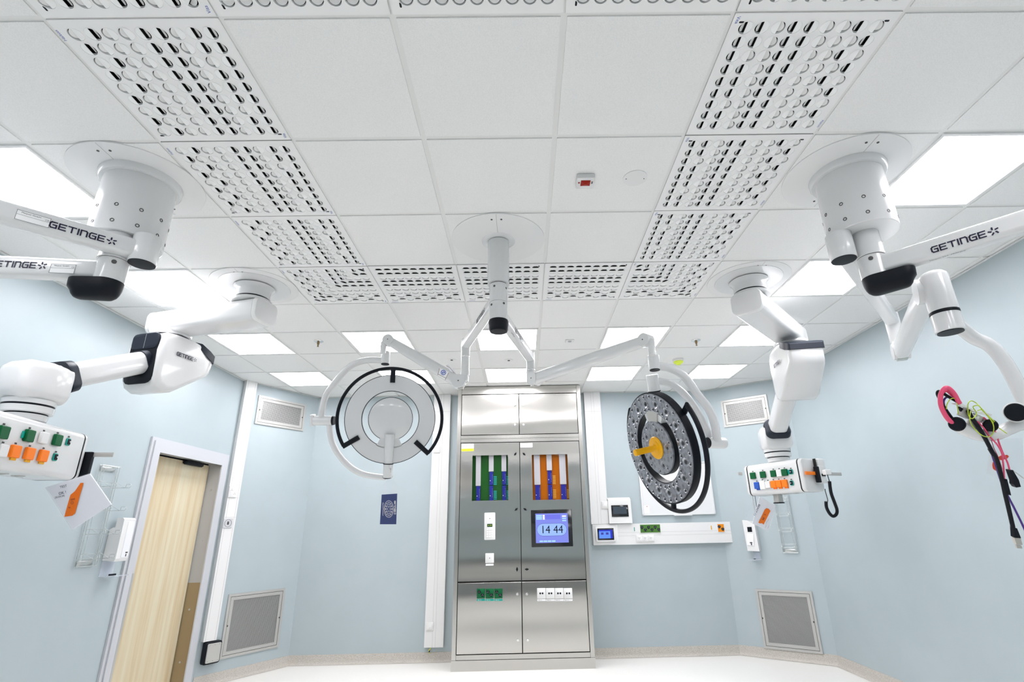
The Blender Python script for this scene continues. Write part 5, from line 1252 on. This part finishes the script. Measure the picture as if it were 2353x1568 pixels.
sheet([n7(*q) for q in ((985, -75), (1010, -95), (1130, 10), (1160, 60), (1060, 30))], d + .02, t, 'sticker_flap', M['paper'], .001); seg((985, -70), (1045, -40), g, M['brown']); seg((1045, -40), (1130, 60), g, M['brown'])
# ================================================================ loose cables of the monitor arm at the right edge
M['pink'] = mat('pink_sheath', (.75, .08, .18), .35); M['purple'] = mat('purple_sheath', (.06, .018, .22), .4); M['gy'] = mat('green_yellow_sheath', (.45, .60, .03), .4); M['darkred'] = mat('dark_red_sheath', (.35, .02, .05), .4); M['dvi'] = mat('connector_metal', (.55, .53, .48), .35, metal=.6)
def g1(x, y): return 2130 + x / 7.466, 870 + y / 7.466
def g2(x, y): return 2200 + x / 6.03, 1020 + y / 6.03
dc = 2.18
def cable(name, label, P, r, m, f=g1, dep=dc, part='sheath', n=7, tt=None, wob=.0):
    Q = [PD(*f(x, y), dep + wob * math.sin(i * 1.9)) for i, (x, y) in enumerate(P)]
    t_ = tt or thing(name, label, 'cable', Q[0], 'loose cables on the monitor arm')
    MB().tube(bez(Q, n), r, 10).build(part, m, t_); return t_
cable('loose_cable', 'thick pink cable arching in a loop at the right edge', ((565, 800), (500, 792), (400, 735), (320, 640), (250, 500), (228, 380), (238, 270), (290, 185), (340, 160), (400, 190), (470, 270), (530, 380), (560, 430)), .0095, M['pink'])
cable('loose_cable', 'thinner pink cable inside the thick pink loop', ((520, 780), (420, 720), (330, 600), (265, 440), (250, 320), (290, 235), (340, 215), (400, 260), (460, 330), (520, 400)), .006, M['pink'], dep=dc + .03)
cable('loose_cable', 'black cable loop passing behind the pink one', ((450, 710), (340, 560), (260, 430), (200, 320), (178, 260), (195, 222), (240, 235), (330, 290), (430, 350), (520, 400)), .0062, M['black'], dep=dc + .015)
def gg(x, y): return (x, y)
pu = [g1(*q) for q in ((292, 455), (288, 390), (318, 335), (370, 325), (430, 350), (500, 395), (570, 440), (700, 560), (800, 690), (880, 790), (960, 920), (1050, 1080), (1130, 1350))] + [g2(*q) for q in ((520, 270), (570, 420), (620, 570), (680, 690), (780, 880), (870, 1060), (940, 1210))]
cable('loose_cable', 'purple cable running down beside the black one to the lower right edge', pu, .0040, M['purple'], f=gg, dep=dc + .02)
bk = [g1(*q) for q in ((700, 545), (780, 690), (880, 830), (960, 960), (1040, 1110), (1150, 1320))] + [g2(*q) for q in ((445, 65), (530, 190), (590, 380), (640, 600), (662, 700), (705, 880), (770, 1160))]
t = cable('loose_cable', 'long black cable hanging down with a flat metal connector', bk, .0080, M['black'], f=gg, dep=dc - .01)
def flat(P, t, name, m, dep, th, f=g2):
    Q = [PD(*f(*q), dep) for q in P]; return MB().rings([[q - FWD * th / 2 for q in Q], [q + FWD * th / 2 for q in Q]]).build(name, m, t, 0)
flat(((755, 1150), (800, 1165), (855, 1300), (765, 1290)), t, 'plug_body', M['black'], dc + .005, .018)
flat(((768, 1298), (855, 1302), (882, 1395), (800, 1392)), t, 'plug_shell', M['dvi'], dc + .005, .014)
flat(((805, 1402), (875, 1408), (888, 1450), (818, 1446)), t, 'plug_contacts', M['dvi'], dc + .005, .008)
t = cable('loose_cable', 'pink lead ending in a narrow black plug, nearer the long black cable', [g1(*q) for q in ((870, 740), (980, 860), (1080, 1000), (1200, 1130), (1280, 1270))] + [g2(*q) for q in ((625, 200), (640, 340), (648, 490))], .0032, M['pink'], f=gg, dep=dc - .01)
flat(((640, 485), (668, 487), (725, 712), (690, 705), (650, 640)), t, 'plug_body', M['black'], dc - .01, .014)
t = cable('loose_cable', 'pink lead ending in a wide black plug, furthest right', [g1(*q) for q in ((970, 670), (1080, 770), (1150, 870), (1200, 1000), (1250, 1150), (1310, 1300))] + [g2(*q) for q in ((660, 190), (700, 280), (720, 360))], .0034, M['pink'], f=gg, dep=dc + .0)
flat(((695, 360), (740, 358), (820, 495), (850, 590), (785, 600), (750, 555), (748, 510)), t, 'plug_body', M['black'], dc, .020)
cable('loose_cable', 'thin dark red wire between the pink leads', ((930, 740), (1000, 850), (1090, 1020), (1150, 1200), (1220, 1350), (1290, 1560)), .0014, M['darkred'])
cable('loose_cable', 'thin red wire crossing to the right of the pink leads', ((985, 690), (1080, 830), (1190, 1020), (1250, 1180), (1290, 1300)), .0014, M['darkred'], dep=dc + .01)
cable('loose_cable', 'small green and yellow wire loop at the left of the bundle', ((335, 530), (345, 440), (400, 360), (455, 340), (505, 375), (520, 470), (540, 620)), .0019, M['gy'])
cable('loose_cable', 'green and yellow wire coil hanging lowest from the bundle', ((1160, 745), (1060, 650), (960, 560), (900, 480), (840, 420), (760, 386), (708, 430), (702, 520), (715, 640), (780, 690), (850, 600), (790, 490), (870, 465), (930, 510), (990, 580), (1100, 720), (1145, 830), (1130, 940), (1060, 1003), (950, 980), (840, 890), (760, 780), (735, 680), (748, 560)), .0019, M['gy'], dep=dc - .03, n=6, wob=.012)
cable('loose_cable', 'green and yellow wire end sticking out to the right', ((870, 550), (950, 540), (1020, 620), (1100, 720), (1200, 820), (1290, 890), (1370, 945)), .0018, M['gy'], dep=dc - .02)
t = thing('terminal_blocks', 'cluster of grey and white terminal blocks tied on the cable bundle', 'terminal block', PD(*g1(700, 600), dc))
for P, m in ((((540, 630), (620, 510), (720, 560), (700, 700)), M['alu']), (((700, 600), (800, 620), (830, 720), (700, 690)), M['plastic']), (((800, 700), (830, 640), (895, 660), (850, 745)), M['plastic']), (((930, 740), (960, 690), (1010, 705), (990, 755)), M['alu']), (((660, 490), (840, 555), (1080, 610), (1060, 640), (830, 590), (650, 515)), M['plastic']), (((450, 430), (560, 430), (680, 480), (640, 500), (480, 450)), M['plastic'])):
    flat(P, t, 'block', m, dc + .01, .022, g1)
flat(((540, 480), (615, 520), (580, 585)), t, 'tape_wrap', M['black'], dc + .012, .01, g1)
t = thing('clear_bag', 'crumpled clear bag with red tags hanging behind the cables at the right edge', 'plastic bag', PD(*g2(700, 0), 2.32))
flat(((520, -60), (900, -80), (940, 560), (700, 500), (560, 480), (410, 410), (440, 60)), t, 'bag_film', M['film'], 2.33, .001)
flat(((535, 205), (600, 165), (690, 155), (712, 178), (690, 205), (610, 230), (545, 220)), t, 'red_tag', mat('tag_red', (.65, .07, .03), .5), 2.315, .002)
flat(((490, 260), (520, 240), (548, 320), (530, 375), (495, 350), (484, 300)), t, 'red_tag', mat('tag_red_dark', (.65, .07, .03), .5), 2.315, .002)
MB().tube([PD(*g2(760, 365), 2.31), PD(*g2(930, 490), 2.31)], .002, 6).build('tie_wire', M['alu'], t)
